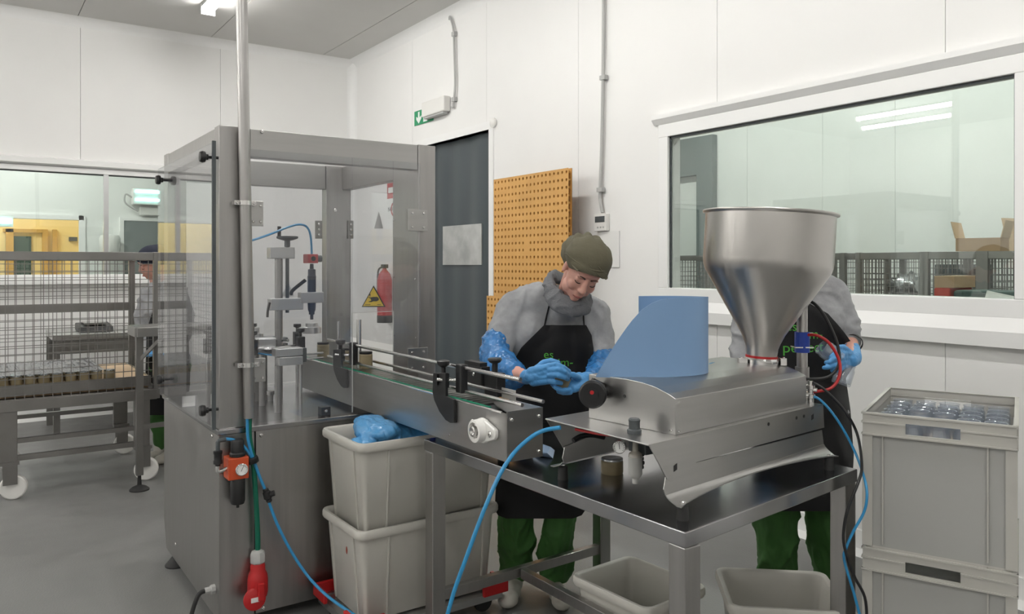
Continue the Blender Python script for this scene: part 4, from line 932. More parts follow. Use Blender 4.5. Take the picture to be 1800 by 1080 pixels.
hose([(985, 752, 2.30), (957, 757, 2.32), (935, 768, 2.32), (905, 795, 2.30), (880, 832, 2.28), (858, 880, 2.26), (840, 925, 2.25), (820, 980, 2.24), (800, 1035, 2.24), (784, 1090, 2.24)], .0062, 'blue', 'blue air hose hanging in front of the conveyor end and table leg')
# blue sheet curled on the cover
pa = [(1.545, 1.778), (1.60, 1.725), (1.66, 1.682), (1.73, 1.650), (1.80, 1.634), (1.86, 1.638), (1.902, 1.660), (1.916, 1.70), (1.905, 1.745), (1.875, 1.785), (1.83, 1.815), (1.775, 1.835)]
pc = spline([V((x, y, 0)) for x, y in pa], 5); hs = []
zb_ = 1.163; sil = [(1047, 662), (1066, 630), (1086, 598), (1108, 567), (1128, 545), (1146, 533), (1162, 527), (1185, 524), (1242, 522)]
for q in pc:
    Fq = q.dot(FW); px = HX + FOC * q.dot(RT) / Fq; hs.append((px, Fq))
rows = [[], [], [], [], []]
for i, q in enumerate(pc):
    px, Fq = hs[i]; front = i < 32
    if front:
        py = None
        for (a, b), (c, d) in zip(sil, sil[1:]):
            if a <= px <= c: py = b + (d - b) * (px - a) / (c - a)
        if py is None: py = 662 if px < 1047 else 522
        zt = EYE + Fq * (HY - py) / FOC
    else: zt = 1.398
    zt = max(zt, zb_ + .004)
    for r in range(5): rows[r].append(V((q.x, q.y, zb_ + (zt - zb_) * r / 4)))
sh = tag(MB().sheet(rows, .003).build('curled_sheet', 'bluesheet', smooth=60), 'matt blue plastic sheet curled into an open shield on the machine', 'sheet')
q = Q(1173, 528, 2.36); MB().cyl(q, q - FW * .006, .005).build('rivet', 'dkgrey', sh)
jar(jar_meshes(.036, .05, 'pate', 'film'), V((at(1076, 832, z=TZ).x, at(1076, 832, z=TZ).y, TZ)), 'beige jar with metal lid standing on the table under the machine', 'jars on the work table')
t = tag(MB().hexa(*[[at(935, 800, z=TZ + .002), at(972, 806, z=TZ + .002), at(975, 792, z=TZ + .002), at(945, 784, z=TZ + .002)], [at(938, 790, z=TZ + .02), at(962, 797, z=TZ + .025), at(968, 786, z=TZ + .02), at(948, 779, z=TZ + .02)]]).build('blue_packet', 'bluetint'), 'pale blue film scrap lying between conveyor end and machine', 'packet')
# ================================================================ BINS
def rr(w, d, r, n=5):
    pts = []
    for cx, cy, a0 in ((w / 2 - r, -d / 2 + r, -PI / 2), (w / 2 - r, d / 2 - r, 0), (-w / 2 + r, d / 2 - r, PI / 2), (-w / 2 + r, -d / 2 + r, PI)):
        for k in range(n + 1): a = a0 + PI / 2 * k / n; pts.append((cx + r * math.cos(a), cy + r * math.sin(a)))
    return pts
def tub(mb, c, w, d, ang, levels, r=.04):
    """levels: (inset, z) from the outside bottom over the rim to the inside bottom"""
    R = Matrix.Rotation(ang, 3, 'Z'); vs = []; n = None
    for ins, z in levels:
        ring = rr(w - 2 * ins, d - 2 * ins, max(.008, r - ins * .5)); n = len(ring)
        vs += [V(c) + R @ V((x, y, 0)) + V((0, 0, z)) for x, y in ring]
    m = len(levels); fs = [(i * n + k, i * n + (k + 1) % n, (i + 1) * n + (k + 1) % n, (i + 1) * n + k) for i in range(m - 1) for k in range(n)]
    fs += [tuple(range(n))[::-1], tuple((m - 1) * n + k for k in range(n))]
    return mb.add(vs, fs)
def white_bin(c, w, d, z0, h, ang, label, grp, ribs=True, m='bin'):
    t = thing('plastic_bin', (c[0], c[1], z0), label, 'bin', grp)
    lv = [(.045, 0), (.04, .004), (.018, h - .05), (.014, h - .034), (0, h - .034), (-.004, h - .026), (-.004, h - .008), (.0, h), (.012, h), (.018, h - .006), (.024, h - .05), (.05, .008)]
    tub(MB(), (c[0], c[1], z0), w, d, ang, lv).build('bin_body', m, t, smooth=50)
    if ribs:
        R = Matrix.Rotation(ang, 3, 'Z')
        for sx, sy, nx, ny in ((-.30, -.5, 0, -1), (.38, -.5, 0, -1), (-.5, -.28, -1, 0), (-.5, .3, -1, 0)):
            def pt(ins, z): return V((c[0], c[1], z0)) + R @ V((sx * w + (-nx * (ins - .003)) * 1, sy * d - ny * (ins - .003), 0)) + V((0, 0, z))
            a, b = pt(.040, .01), pt(.017, h - .04); MB().bar(a, b, .007, .007).build('rib', m, t)
    return t
bw, bd = .655, .40
bc_ = (1.24 + bw / 2, 2.806 + bd / 2)
white_bin(bc_, bw, bd, .095, .37, 0, 'lower white plastic bin of the stack beside the cabinet, on the red dolly', 'white plastic bins')
white_bin(bc_, bw, bd, .43, .375, 0, 'upper white plastic bin of the stack beside the cabinet, holding blue bags', 'white plastic bins')
st_ = tag(MB().ell((1.262, 2.98, .345), (.0015, .008, .016)).build('stain', 'dirt'), 'small reddish stain on the lower white bin', 'stain')
# blue bag in the upper bin
def crumple(mb_fn, name, m, label, cat, voxel=.007, amp=.02, sc=14):
    me = mb_fn.mesh(name, None, 0); o = link(name, me)
    md = o.modifiers.new('r', 'REMESH'); md.mode = 'VOXEL'; md.voxel_size = voxel
    e = bpy.data.meshes.new_from_object(o.evaluated_get(bpy.context.evaluated_depsgraph_get())); bpy.data.objects.remove(o)
    for v in e.vertices:
        d = noise.noise(v.co * sc); f = noise.noise(v.co * sc * 2.7 + V((5, 3, 1)))
        g_ = noise.noise(v.co * sc * 2 + V((f, 7, d * 2)))
        q_ = V((v.co.x * 1.6 + d * .06, v.co.y * .5, v.co.z * .5 + v.co.x * .5)) * sc
        g_ = noise.noise(q_ * 1.3); h_ = noise.noise(q_ * 3 + V((3, f, 0)))
        v.co += v.normal * amp * ((1 - abs(d) * 2.2) * .4 + .9 * (1 - min(1, abs(g_) * 3)) + .35 * (1 - min(1, abs(h_) * 3)))
    e.polygons.foreach_set('use_smooth', [True] * len(e.polygons)); e.materials.append(M[m]) if not e.materials else None
    return tag(link(name, e), label, cat)
b = MB(); b.ell((1.62, 2.99, .77), (.19, .13, .06)); b.ell((1.47, 2.99, .785), (.12, .10, .05)); b.ell(at(665, 758, y=2.95), (.09, .09, .035)); b.ell(at(638, 778, y=2.90), (.05, .045, .014)); b.ell(at(650, 742, y=3.02), (.06, .07, .022)); b.ell(at(645, 752, y=2.97), (.045, .06, .03))
crumple(b, 'plastic_bag', 'bluebag', 'crumpled blue plastic bag bulging out of the upper white bin', 'bag', .008, .010, 9)
# dolly
dl = thing('dolly', (bc_[0], bc_[1], 0), 'grey dolly with red corner pieces under the two stacked bins', 'dolly')
fr = MB(); x0, x1, y0, y1 = bc_[0] - bw / 2 + .0, bc_[0] + bw / 2, bc_[1] - bd / 2, bc_[1] + bd / 2
for a, b in (((x0, y0), (x1, y0)), ((x0, y1), (x1, y1)), ((x0, y0), (x0, y1)), ((x1, y0), (x1, y1))): fr.bar((*a, .079), (*b, .079), .02, .03)
fr.box(x0, y0, .085, x1, y1, .089)
fr.build('frame', 'alu', dl)
for sx, sy in ((0, 0), (1, 0), (1, 1), (0, 1)):
    cx, cy = (x0, x1)[sx], (y0, y1)[sy]; dx, dy = (1, -1)[sx], (1, -1)[sy]; q = MB()
    q.prism([(cx - dx * .025, cy - dy * .025, .09), (cx + dx * .10, cy - dy * .025, .09), (cx + dx * .10, cy - dy * .008, .09), (cx - dx * .008, cy - dy * .008, .09), (cx - dx * .008, cy + dy * .10, .09), (cx - dx * .025, cy + dy * .10, .09)], (0, 0, .05))
    q.build('corner_piece', 'red', dl, bevel=.004)
    wv = MB(); wx, wy = cx + dx * .06, cy + dy * .05
    MB().lathe([(.012, -.012), (.04, -.012), (.042, -.008), (.042, .008), (.04, .012), (.012, .012)], (wx, wy, .042), (0, 1, 0), 20).build('wheel', 'rubber', dl)
    MB().box(wx - .02, wy - .02, .05, wx + .02, wy - .015, .1).build('wheel_fork', 'alu', dl)
# bins on the floor under the table
ps = at(1100, 994, z=.3)
white_bin((1.93 + .155, 2.16), .33, .40, .005, .30, 0.05, 'open white bin on the floor under the table, left of the near leg', 'white plastic bins', False)
pb_ = [at(1262, 998, z=.35), at(1444, 1006, z=.35)]; e1 = (pb_[1] - pb_[0]).normalized(); e2 = V((-e1.y, e1.x, 0)) * -1
cb = (pb_[0] + pb_[1]) / 2 + e2 * .17; an = math.atan2(e1.y, e1.x)
white_bin((cb.x, cb.y), (pb_[1] - pb_[0]).length + .02, .35, .085, .265, an, 'open white bin under the table, right of the near leg, with dark crumb', 'white plastic bins', False)
q = MB(); q.box(-.17, -.15, .06, .17, .15, .084); o = q.build('dolly_plate', 'red'); o.location = (cb.x, cb.y, 0); o.rotation_euler.z = an
tag(o, 'low red dolly under the right white bin', 'dolly')
for sx in (-1, 1):
    for sy in (-1, 1):
        w_ = MB().lathe([(.01, -.012), (.03, -.012), (.03, .012), (.01, .012)], (sx * .13, sy * .11, .03), (0, 1, 0), 14).build('wheel', 'rubber', o); w_.matrix_parent_inverse = Matrix()
q = cb + e2 * .02 - e1 * .03
tag(MB().ell((q.x, q.y, .105), (.018, .014, .012), seg=8, ring=6).build('crumb', 'brownbit', smooth=0), 'dark brown crumb lying in the open bin right of the leg', 'crumb')
# ================================================================ CLOUDY CRATES ON THE RIGHT
ex = None
u1, u2 = (1515 - HX) / FOC, (1789 - HX) / FOC; a57 = math.radians(57)
Lc = .42; F2 = Lc / .1825 * 1.0; 
f2_ = (math.sin(a57) + math.cos(a57) * u1) / (u2 - u1) * Lc; f1_ = f2_ + math.cos(a57) * Lc
PL, PR = Q(1515, 465, f1_), Q(1789, 465, f2_); PL.z = PR.z = 0
ex = (PR - PL).normalized(); ey = V((-ex.y, ex.x, 0))
if ey.dot(FW) < 0: ey = -ey
ztop = EYE - f1_ * (724 - HY) / FOC; zmid = EYE - f1_ * (963 - HY) / FOC
def W(x, y, z): p = PL + ex * x + ey * y; p.z = z; return p
def bxw(mb, x0, x1, y0, y1, z0, z1): return mb.hexa([W(x0, y0, z0), W(x1, y0, z0), W(x1, y1, z0), W(x0, y1, z0)], [W(x0, y0, z1), W(x1, y0, z1), W(x1, y1, z1), W(x0, y1, z1)])
DC = .60
def crate(z0, z1, label):
    t = thing('storage_crate', W(.21, .3, z0), label, 'crate', 'cloudy plastic crates'); w, d, th = Lc, DC, .004; zb = z1 - .072
    hz0, hz1, hx0, hx1 = z1 - .060, z1 - .026, .125, .275
    m = MB(); bxw(m, .012, w - .012, .012, .016, z0 + .01, zb); m.build('front_wall', 'frost', t, smooth=0)
    m = MB(); bxw(m, .012, w - .012, d - .016, d - .012, z0 + .01, zb); m.build('rear_wall', 'frost', t, smooth=0)
    m = MB(); bxw(m, .012, .016, .016, d - .016, z0 + .01, zb); m.build('side_wall', 'frost', t, smooth=0)
    m = MB(); bxw(m, w - .016, w - .012, .016, d - .016, z0 + .01, zb); m.build('side_wall', 'frost', t, smooth=0)
    m = MB(); bxw(m, .012, w - .012, .012, d - .012, z0, z0 + .010); m.build('bottom', 'crate', t, smooth=0)
    # rim band with hand openings front and rear
    m = MB()
    for y0, y1 in ((.002, .010), (d - .010, d - .002)):
        bxw(m, .002, hx0, y0, y1, zb, z1); bxw(m, hx1, w - .002, y0, y1, zb, z1); bxw(m, hx0, hx1, y0, y1, zb, hz0); bxw(m, hx0, hx1, y0, y1, hz1, z1)
    bxw(m, .002, .010, .01, d - .01, zb, z1); bxw(m, w - .010, w - .002, .01, d - .01, zb, z1)
    m.build('rim_band', 'crate', t, smooth=0)
    m = MB()
    for z in (z1 - .006, z1 - .034, zb):
        if z == z1 - .034: a = [(-.002, hx0, -.002, .006), (hx1, w + .002, -.002, .006)]
        else: a = [(-.002, w + .002, -.002, .010)]
        for q in a: bxw(m, *q, z, z + .005)
        bxw(m, -.002, w + .002, d - .010, d + .002, z, z + .005); bxw(m, -.002, .010, 0, d, z, z + .005); bxw(m, w - .010, w + .002, 0, d, z, z + .005)
    m.build('rim_ridge', 'crate', t, smooth=0)
    for x in (.06, .345):
        m = MB(); bxw(m, x - .002, x + .002, .004, .013, z0 + .02, z1); m.build('rib', 'crate', t, smooth=0)
    for x0, x1 in ((.0, .03), (w - .03, w)):
        m = MB(); bxw(m, x0, x1, .004, .013, z0 + .01, zb); m.build('corner_post', 'crate', t, smooth=0)
    return t
h_ = ztop - zmid
crate(zmid, ztop, 'upper cloudy plastic crate full of empty glass jars, rightmost stack')
crate(zmid - h_ + .012, zmid + .004, 'second cloudy crate from the top in the rightmost stack')
m = MB(); bxw(m, .01, Lc - .01, .01, DC - .01, .0, zmid - h_ + .010); tag(m.build('crate_base', 'crate', bevel=.006), 'closed low crate base on the floor under the cloudy crates', 'crate')
m = MB(); zl = ztop - .116; bxw(m, .018, Lc - .018, .018, DC - .018, zl - .006, zl); tag(m.build('layer_pad', 'boardl'), 'cardboard layer pad under the empty jars in the crate', 'cardboard')
R_ = .036; hj = .082
gj = MB().lathe([(0, 0), (R_ * .94, 0), (R_, .005), (R_, hj * .74), (R_ * .9, hj * .84), (R_ * .9, hj - .003), (R_ * .95, hj - .001), (R_ * .93, hj), (R_ * .84, hj - .001), (R_ * .84, hj * .84), (R_ * .93, hj * .74), (R_ * .93, .008), (0, .008)], (0, 0, 0), seg=18).mesh('glass_jar', 'jarglass', 60)
k = 0
random.seed(3)
for j in range(7):
    for i in range(5):
        if (i, j) in ((2, 1), (2, 2), (1, 2)): continue
        o = link('glass_jar', gj); o.location = W(.058 + i * .076, .062 + j * .079, zl + .0005 + (0 if (i, j) not in ((1, 3), (3, 1)) else .004))
        tag(o, 'empty glass jar in the upper cloudy crate, ' + nth(i) + ' from left, ' + nth(j) + ' row back', 'jar', 'empty glass jars in the crate')
        if j == 0: o['label'] = ['empty glass jar in the crate front row, left corner', 'empty glass jar in the crate front row, left of hand opening', 'empty glass jar behind the left half of the crate hand opening', 'empty glass jar behind the right half of the crate hand opening', 'empty glass jar in the crate front row, right corner'][i]
# ================================================================ CAGE TROLLEY AND LEFT SIDE
TX0, TX1, TY0, TY1 = .10, 1.09, 5.90, 6.90
def mesh_panel(p00, p10, p01, nu, nv, m='steeld', r=.0022):
    """welded wire: p00 origin, p10 end along u, p01 end along v"""
    a, b, c = V(p00), V(p10), V(p01); mb = MB(); n = (b - a).cross(c - a).normalized()
    for i in range(nu + 1): q = a.lerp(b, i / nu); mb.bar(q, q + (c - a), r * 2, r * 2, up=n)
    for j in range(nv + 1): q = a.lerp(c, j / nv) + n * r * 2; mb.bar(q, q + (b - a), r * 2, r * 2, up=n)
    return mb
def trolley(x0, x1, y0, y1, z0, ztop, label, grp, wheels=True, nu=19, side=True):
    t = thing('cage_trolley', ((x0 + x1) / 2, (y0 + y1) / 2, 0), label, 'trolley', grp)
    f = MB(); s = .045
    for a, b in (((x0, y0), (x1, y0)), ((x0, y1), (x1, y1)), ((x0, y0), (x0, y1)), ((x1, y0), (x1, y1))): f.bar((*a, z0), (*b, z0), s, .07)
    f.build('deck_frame', 'steeld', t, bevel=.002)
    slab((V((x0, y0, 0)), V((x1, y0, 0)), V((x1, y1, 0)), V((x0, y1, 0))), z0 + .035, z0 + .040).build('deck_plate', 'steeld', t)
    for x, y in ((x0, y0), (x1, y0), (x1, y1), (x0, y1)):
        MB().box(x - .022, y - .022, z0 + .035, x + .022, y + .022, ztop).build('corner_post', 'steeld', t, bevel=.002)
    for a, b, n in (((x0, y0), (x1, y0), 'top_rail'), ((x0, y1), (x1, y1), 'top_rail'), ((x0, y0), (x0, y1), 'top_rail'), ((x1, y0), (x1, y1), 'top_rail')):
        d = (V(b) - V(a)).normalized() * .023; a_, b_ = V(a) + d, V(b) - d
        MB().bar((*a_, ztop - .03), (*b_, ztop - .03), .04, .055).build(n, 'steeld', t, bevel=.002)
    zm = 1.165
    MB().bar((x0 + .023, y1, zm), (x1 - .023, y1, zm), .035, .06).build('middle_rail', 'steeld', t, bevel=.002)
    nv = int((ztop - z0) / .052)
    mesh_panel((x0, y0, z0 + .01), (x1, y0, z0 + .01), (x0, y0, ztop - .03), nu, nv).build('wire_mesh', 'steeld', t, smooth=0)
    mesh_panel((x0, y1, z0 + .01), (x1, y1, z0 + .01), (x0, y1, ztop - .03), nu, nv).build('wire_mesh', 'steeld', t, smooth=0)
    mesh_panel((x0, y0, z0 + .01), (x0, y1, z0 + .01), (x0, y0, ztop - .03), nu, nv).build('wire_mesh', 'steeld', t, smooth=0)
    if side: mesh_panel((x1, y0, z0 + .01), (x1, y1, z0 + .01), (x1, y0, ztop - .03), nu, nv).build('wire_mesh', 'steeld', t, smooth=0)
    if wheels:
        for x, y in ((x0 + .12, y0 + .03), (x1 - .09, y0 + .03), (x0 + .12, y1 - .05), (x1 - .09, y1 - .05)):
            lg = MB().box(x - .05, y - .02, .24, x + .05, y + .02, z0 - .035).build('leg', 'steeld', t, bevel=.003)
            MB().lathe([(.02, -.024), (.07, -.024), (.078, -.018), (.078, .018), (.07, .024), (.02, .024)], (x + .03, y, .079), (.25, 1, 0), 24).build('wheel', 'white', lg)
            MB().box(x - .03, y - .04, .10, x + .05, y - .03, .24).build('wheel_fork', 'steeld', lg); MB().box(x - .03, y + .03, .10, x + .05, y + .04, .24).build('wheel_fork', 'steeld', lg)
            MB().box(x - .05, y - .045, .225, x + .06, y + .045, .245).build('fork_plate', 'steeld', lg)
        MB().bar((x0 + .17, y0 + .03, .37), (x1 - .14, y0 + .03, .37), .03, .03).build('brace', 'steeld', t)
        MB().bar((x0 + .17, y1 - .05, .37), (x1 - .14, y1 - .05, .37), .03, .03).build('brace', 'steeld', t)
        MB().bar((x0 + .17, y0 + .03, .26), (x1 - .14, y0 + .03, .26), .03, .035).build('brace', 'steeld', t)
    return t
tr = trolley(TX0, TX1, TY0, TY1, .60, 1.585, 'wheeled wire cage trolley loaded with jars at the left of the photo', 'wire cage trolleys', side=False)
MB().box(TX0 + .02, TY0 + .03, .655, TX1 - .03, TY0 + .04, .725).build('front_lip', 'steeld', tr)
# jar layers
lj = jar_meshes(.034, .062, 'pate', 'film')
zj = .645
sl_ = tag(MB().box(TX0 + .04, TY0 + .045, zj, TX1 - .04, TY1 - .05, zj + .004).build('layer_sheet', 'board'), 'cardboard sheet under the lower jar layer in the trolley', 'cardboard')
def put(me, x, y, z, lab, grp):
    o = link('jar', me[0]); o.location = (x, y, z); tag(o, lab, 'jar', grp); l = link('lid', me[1]); l.parent = o
for i in range(12):
    for j in (0,): put(lj, TX0 + .09 + i * .077, TY0 + .085 + j * .077, zj + .005, 'lower layer front row jar in the left trolley, ' + nth(i) + ' from the left', 'lower layer jars in the trolley')
m = MB()
for i in range(12):
    for j in range(1, 11): m.lathe([(.0, 0), (.034, 0), (.034, .062), (0, .062)], (TX0 + .09 + i * .077, TY0 + .085 + j * .077, zj + .005), seg=8)
o = m.build('jar_layer', 'pate', kind='stuff'); tag(o, 'rest of the lower jar layer hidden under the cardboard sheet', 'jars')
z2 = zj + .005 + .064
tag(MB().box(TX0 + .045, TY0 + .04, z2, TX1 - .05, TY1 - .05, z2 + .004).build('layer_sheet', 'boardl'), 'pale cardboard sheet between jar layers, bare at its right end', 'cardboard')
z3 = z2 + .0045
for i in range(9):
    for j in range(11):
        if i == 8 and j > 0: continue
        o = link('jar', lj[0]); o.location = (TX0 + .09 + i * .077, TY0 + .085 + j * .077, z3); o['category'] = 'jar'
        o['label'] = 'silver lidded jar in the left trolley, upper layer, ' + nth(i) + ' column, ' + nth(j) + ' row back'; o['group'] = 'upper layer jars in the trolley'
        l = link('lid', lj[1]); l.parent = o
# wrinkled clear film over the jars
rows = []
for j in range(40):
    rows.append([V((TX0 + .05 + .62 * i / 70 + .0, TY0 + .04 + .84 * j / 39, z3 + .066 + .004 * abs(noise.noise(V((i * .55, j * .08, 0)))) + .008 * max(0, noise.noise(V((i * .9, j * .14, 4)))))) for i in range(71)])
tag(MB().sheet(rows, .0006).build('stretch_film', clear('film_clear', (.9, .92, .94), 2.0, .09, .08, (.6, .62, .64)), smooth=60), 'wrinkled clear film stretched over the upper jars in the trolley', 'film')
# infeed stand by the cabinet
q = at(245, 862, z=0)
st = thing('infeed_stand', (q.x, q.y, 0), 'steel infeed stand with levelling foot between trolley and cabinet', 'stand')
za = at(240, 578, x=q.x).z + .02
sx0, sx1, sy0, sy1 = q.x - .03, q.x + .62, q.y - .10, q.y + .17
lg = MB().box(q.x - .022, q.y - .022, .10, q.x + .022, q.y + .022, za - .05).build('leg', 'steeld', st, bevel=.002)
MB().lathe([(.062, 0), (.062, .008), (.045, .022), (.014, .036), (.011, .10)], (q.x, q.y, 0), seg=22).build('levelling_foot', 'rubber', lg)
l2 = MB().box(sx1 - .06, q.y - .022, .10, sx1 - .02, q.y + .022, za - .05).build('leg', 'steeld', st, bevel=.002)
MB().lathe([(.062, 0), (.062, .008), (.045, .022), (.014, .036), (.011, .10)], (sx1 - .04, q.y, 0), seg=22).build('levelling_foot', 'rubber', l2)
MB().bar((q.x, q.y, .86), (q.x + .16, q.y - .09, za - .03), .035, .02).build('diagonal_brace', 'steeld', st)
for a, b in (((sx0, sy0), (sx1, sy0)), ((sx0, sy1), (sx1, sy1)), ((sx0, sy0), (sx0, sy1)), ((sx1, sy0), (sx1, sy1))):
    MB().bar((*a, za - .03), (*b, za - .03), .03, .06).build('top_frame', 'steelh', st, bevel=.002)
MB().box(sx0, sy0, za, sx1, sy1, za + .004).build('top_plate', 'steelh', st)
MB().bar((q.x + .02, q.y, .42), (sx1 - .06, q.y, .42), .025, .03).build('brace', 'steeld', st)
# steel bench behind
def bench(x0, x1, y0, y1, z, label, grp=None):
    t = thing('steel_bench', (x0, y0, 0), label, 'table', grp)
    MB().box(x0, y0, z - .05, x1, y1, z).build('table_top', 'steelh', t, bevel=.003)
    MB().box(x0 + .03, y0 + .03, z - .17, x1 - .03, y0 + .04, z - .05).build('apron_panel', 'steeld', t)
    for x in (x0 + .03, x1 - .03):
        for y in (y0 + .03, y1 - .03): MB().box(x - .025, y - .025, 0, x + .025, y + .025, z - .05).build('leg', 'steeld', t)
    MB().box(x0 + .03, y0 + .03, .30, x1 - .03, y1 - .03, .34).build('under_shelf', 'steelh', t)
    return t
by0 = 7.75; a, b = at(93, 0, y=by0), at(292, 0, y=by0)
zt = at(93, 590, y=by0).z
bench(a.x, b.x + .2, by0, by0 + .75, zt, 'steel bench against the far wall under the inner window')
p, q = at(136, 582, y=by0 + .3), at(196, 570, y=by0 + .3)
t = thing('scale', (p.x, by0 + .3, zt), 'black flat device lying on the far steel bench', 'device')
MB().prism([(p.x, by0 + .15, zt + .001), (p.x, by0 + .5, zt + .001), (p.x, by0 + .5, zt + .07), (p.x, by0 + .2, zt + .05)], (q.x - p.x, 0, 0)).build('housing', 'black', t, bevel=.01)
MB().box(p.x + .05, by0 + .22, zt + .072, q.x - .05, by0 + .48, zt + .08).build('pan', 'steelh', t)
p, q = at(180, 725, y=by0 + .3), at(232, 700, y=by0 + .3)
tag(MB().box(p.x, by0 + .1, .342, q.x, by0 + .5, .342 + .16).build('black_case', 'black', bevel=.02), 'black case on the lower shelf of the far bench', 'case')
p, q = at(103, 725, y=by0 + .3), at(165, 700, y=by0 + .3)
t = MB(); tub(t, ((p.x + q.x) / 2, by0 + .3, .342), q.x - p.x, .35, 0, [(.02, 0), (0, .14), (.006, .142), (.024, .004)], .02)
tag(t.build('clear_tray', 'frost', smooth=40), 'frosted tray with bags on the lower shelf of the far bench', 'tray')
b = MB(); b.ell(((p.x + q.x) / 2, by0 + .3, .44), (.12, .12, .06)); crumple(b, 'plastic_bag', 'film', 'crinkled silver bag in the frosted tray on the far bench', 'bag', .02, .03, 12)
# ================================================================ THINGS IN THE NEXT ROOM
ct = []
c1 = trolley(6.2, 6.9, 0, .55, .6, 1.60, 'tmp', 'wire cage trolleys', wheels=True, nu=14)
c2 = trolley(6.2, 6.9, 0, .40, .6, 1.60, 'tmp2', 'wire cage trolleys', wheels=True, nu=14)
def putcage(root, x, y, rz, label, new=True):
    m = Matrix.Translation((x, y, 0)) @ Matrix.Rotation(rz, 4, 'Z')
    if new: return dup(root, m, label)
    root.matrix_basis = m; root['label'] = label; return root
def pxy(px, X): q = at(px, 465, x=X); return q.y
XC = 6.6
ya, yb = pxy(1508, XC), pxy(1622, XC)
putcage(c1, 6.60, 3.52, 0, 'empty wire cage trolley in the next room, left one right of the hopper', False)
putcage(c2, 6.60, 3.02, 0, 'wire cage trolley in the next room with a closed carton and red crate before it', False)
putcage(c2, 6.60, 2.58, 0, 'wire cage trolley at the right edge of the window, open carton on top')
putcage(c1, 6.6, pxy(1483, 6.25) + .275, 0, 'wire cage trolley in the next room half hidden behind the hopper')
putcage(c1, 6.9, pxy(1215, 6.6), 0, 'wire cage trolley near the grey door in the next room')
XF = 6.3
def carton(c, w, d, h, rz, label, flaps=True, m='board'):
    t = thing('carton', c, label, 'box'); R = Matrix.Rotation(rz, 3, 'Z'); c = V(c)
    def k(x, y, z): return c + R @ V((x, y, z))
    th = .006
    for x0, x1, y0, y1, z0, z1, n in ((-w/2, w/2, -d/2, -d/2+th, 0, h, 'side'), (-w/2, w/2, d/2-th, d/2, 0, h, 'side'), (-w/2, -w/2+th, -d/2+th, d/2-th, 0, h, 'side'), (w/2-th, w/2, -d/2+th, d/2-th, 0, h, 'side'), (-w/2+th, w/2-th, -d/2+th, d/2-th, 0, th, 'bottom')):
        MB().hexa([k(x0, y0, z0), k(x1, y0, z0), k(x1, y1, z0), k(x0, y1, z0)], [k(x0, y0, z1), k(x1, y0, z1), k(x1, y1, z1), k(x0, y1, z1)]).build(n, m, t)
    if flaps:
        for sx in (-1, 1):
            MB().hexa([k(sx * w / 2, -d / 2, h), k(sx * (w / 2 + th), -d / 2, h), k(sx * (w / 2 + th), d / 2, h), k(sx * w / 2, d / 2, h)], [k(sx * (w / 2 + .03), -d / 2, h + .13), k(sx * (w / 2 + .036), -d / 2, h + .13), k(sx * (w / 2 + .036), d / 2, h + .13), k(sx * (w / 2 + .03), d / 2, h + .13)]).build('flap', 'boardl', t)
    else:
        MB().hexa([k(-w/2, -d/2, h), k(w/2, -d/2, h), k(w/2, d/2, h), k(-w/2, d/2, h)], [k(-w/2, -d/2, h + .005), k(w/2, -d/2, h + .005), k(w/2, d/2, h + .005), k(-w/2, d/2, h + .005)]).build('lid', 'boardl', t)
    return t
q = at(1748, 452, x=6.65); carton((6.45, q.y, 1.601), .30, .28, .10, PI / 2 + .2, 'open cardboard carton with raised flaps on top of the right cage')
q = at(1776, 452, x=6.75); carton((6.85, q.y - .1, 1.601), .26, .2, .14, PI / 2 - .2, 'second open carton behind the first one on top of the right cage', True, 'boardl')
def shelfstack(px0, px1, py0, py1, X, name, m, label, cat, dpt=.25, top=None):
    a, b = at(px0, py1, x=X), at(px1, py0, x=X); t = thing(name, (X, (a.y + b.y) / 2, a.z), label, cat); return a, b, t
# small table in the next room by the glass carrying crates and papers
def standon(X, y0, y1, z, label):
    t = thing('steel_bench', (X, (y0 + y1) / 2, 0), label, 'table')
    MB().box(X - .3, y0, z - .04, X + .35, y1, z).build('table_top', 'steelh', t)
    for x in (X - .26, X + .3):
        for y in (y0 + .05, y1 - .05): MB().box(x - .02, y - .02, 0, x + .02, y + .02, z - .04).build('leg', 'steeld', t)
zs = 1.08; XT = 5.2
y0, y1 = pxy(1800, XT) - .3, pxy(1625, XT)
standon(XT, y0, y1, zs, 'steel bench in the next room behind the glass with crates')
def onb(px0, px1, py, X=XT, dx=.3): a, b = at(px0, py, x=X), at(px1, py, x=X); return b.y, a.y, a.z
a, b, z = onb(1641, 1670, 506); tag(MB().box(XT, a, zs, XT + .3, b, z).build('plastic_crate', 'redbox', bevel=.01), 'red plastic crate behind the glass under a carton', 'crate')
a, b, zc_ = onb(1641, 1676, 484); carton((XT + .15, (a + b) / 2, z + .001), .28, (b - a), zc_ - z - .01, 0, 'closed small carton standing on the red crate behind the glass', False)
a, b, z = onb(1674, 1790, 510); tag(MB().box(XT, a, zs, XT + .3, b, z).build('plastic_crate', 'dgreen', bevel=.02), 'long dark green crate behind the glass at lower right', 'crate')
p0, p1 = at(1728, 526, x=4.6), at(1782, 512, x=4.6)
tag(MB().prism([(4.6, p1.y, p0.z - .03), (4.6, p0.y, p0.z - .03), (4.6, p0.y - .02, p1.z), (4.62, p1.y, p1.z - .03)], (.004, 0, 0)).build('paper_bundle', 'paper'), 'white printed papers in a clear bag behind the glass', 'paper')
standon(4.55, p1.y - .4, p0.y + .05, p0.z - .032, 'small steel stand with papers close behind the glass')
b = MB(); a_, b_, z = onb(1575, 1618, 505, 6.9); b.ell((6.9, (a_ + b_) / 2, 1.30), (.2, (b_ - a_) / 2, .08)); crumple(b, 'plastic_bag', 'film', 'crinkled clear film heap inside the left cage in the next room', 'film', .03, .06, 9)
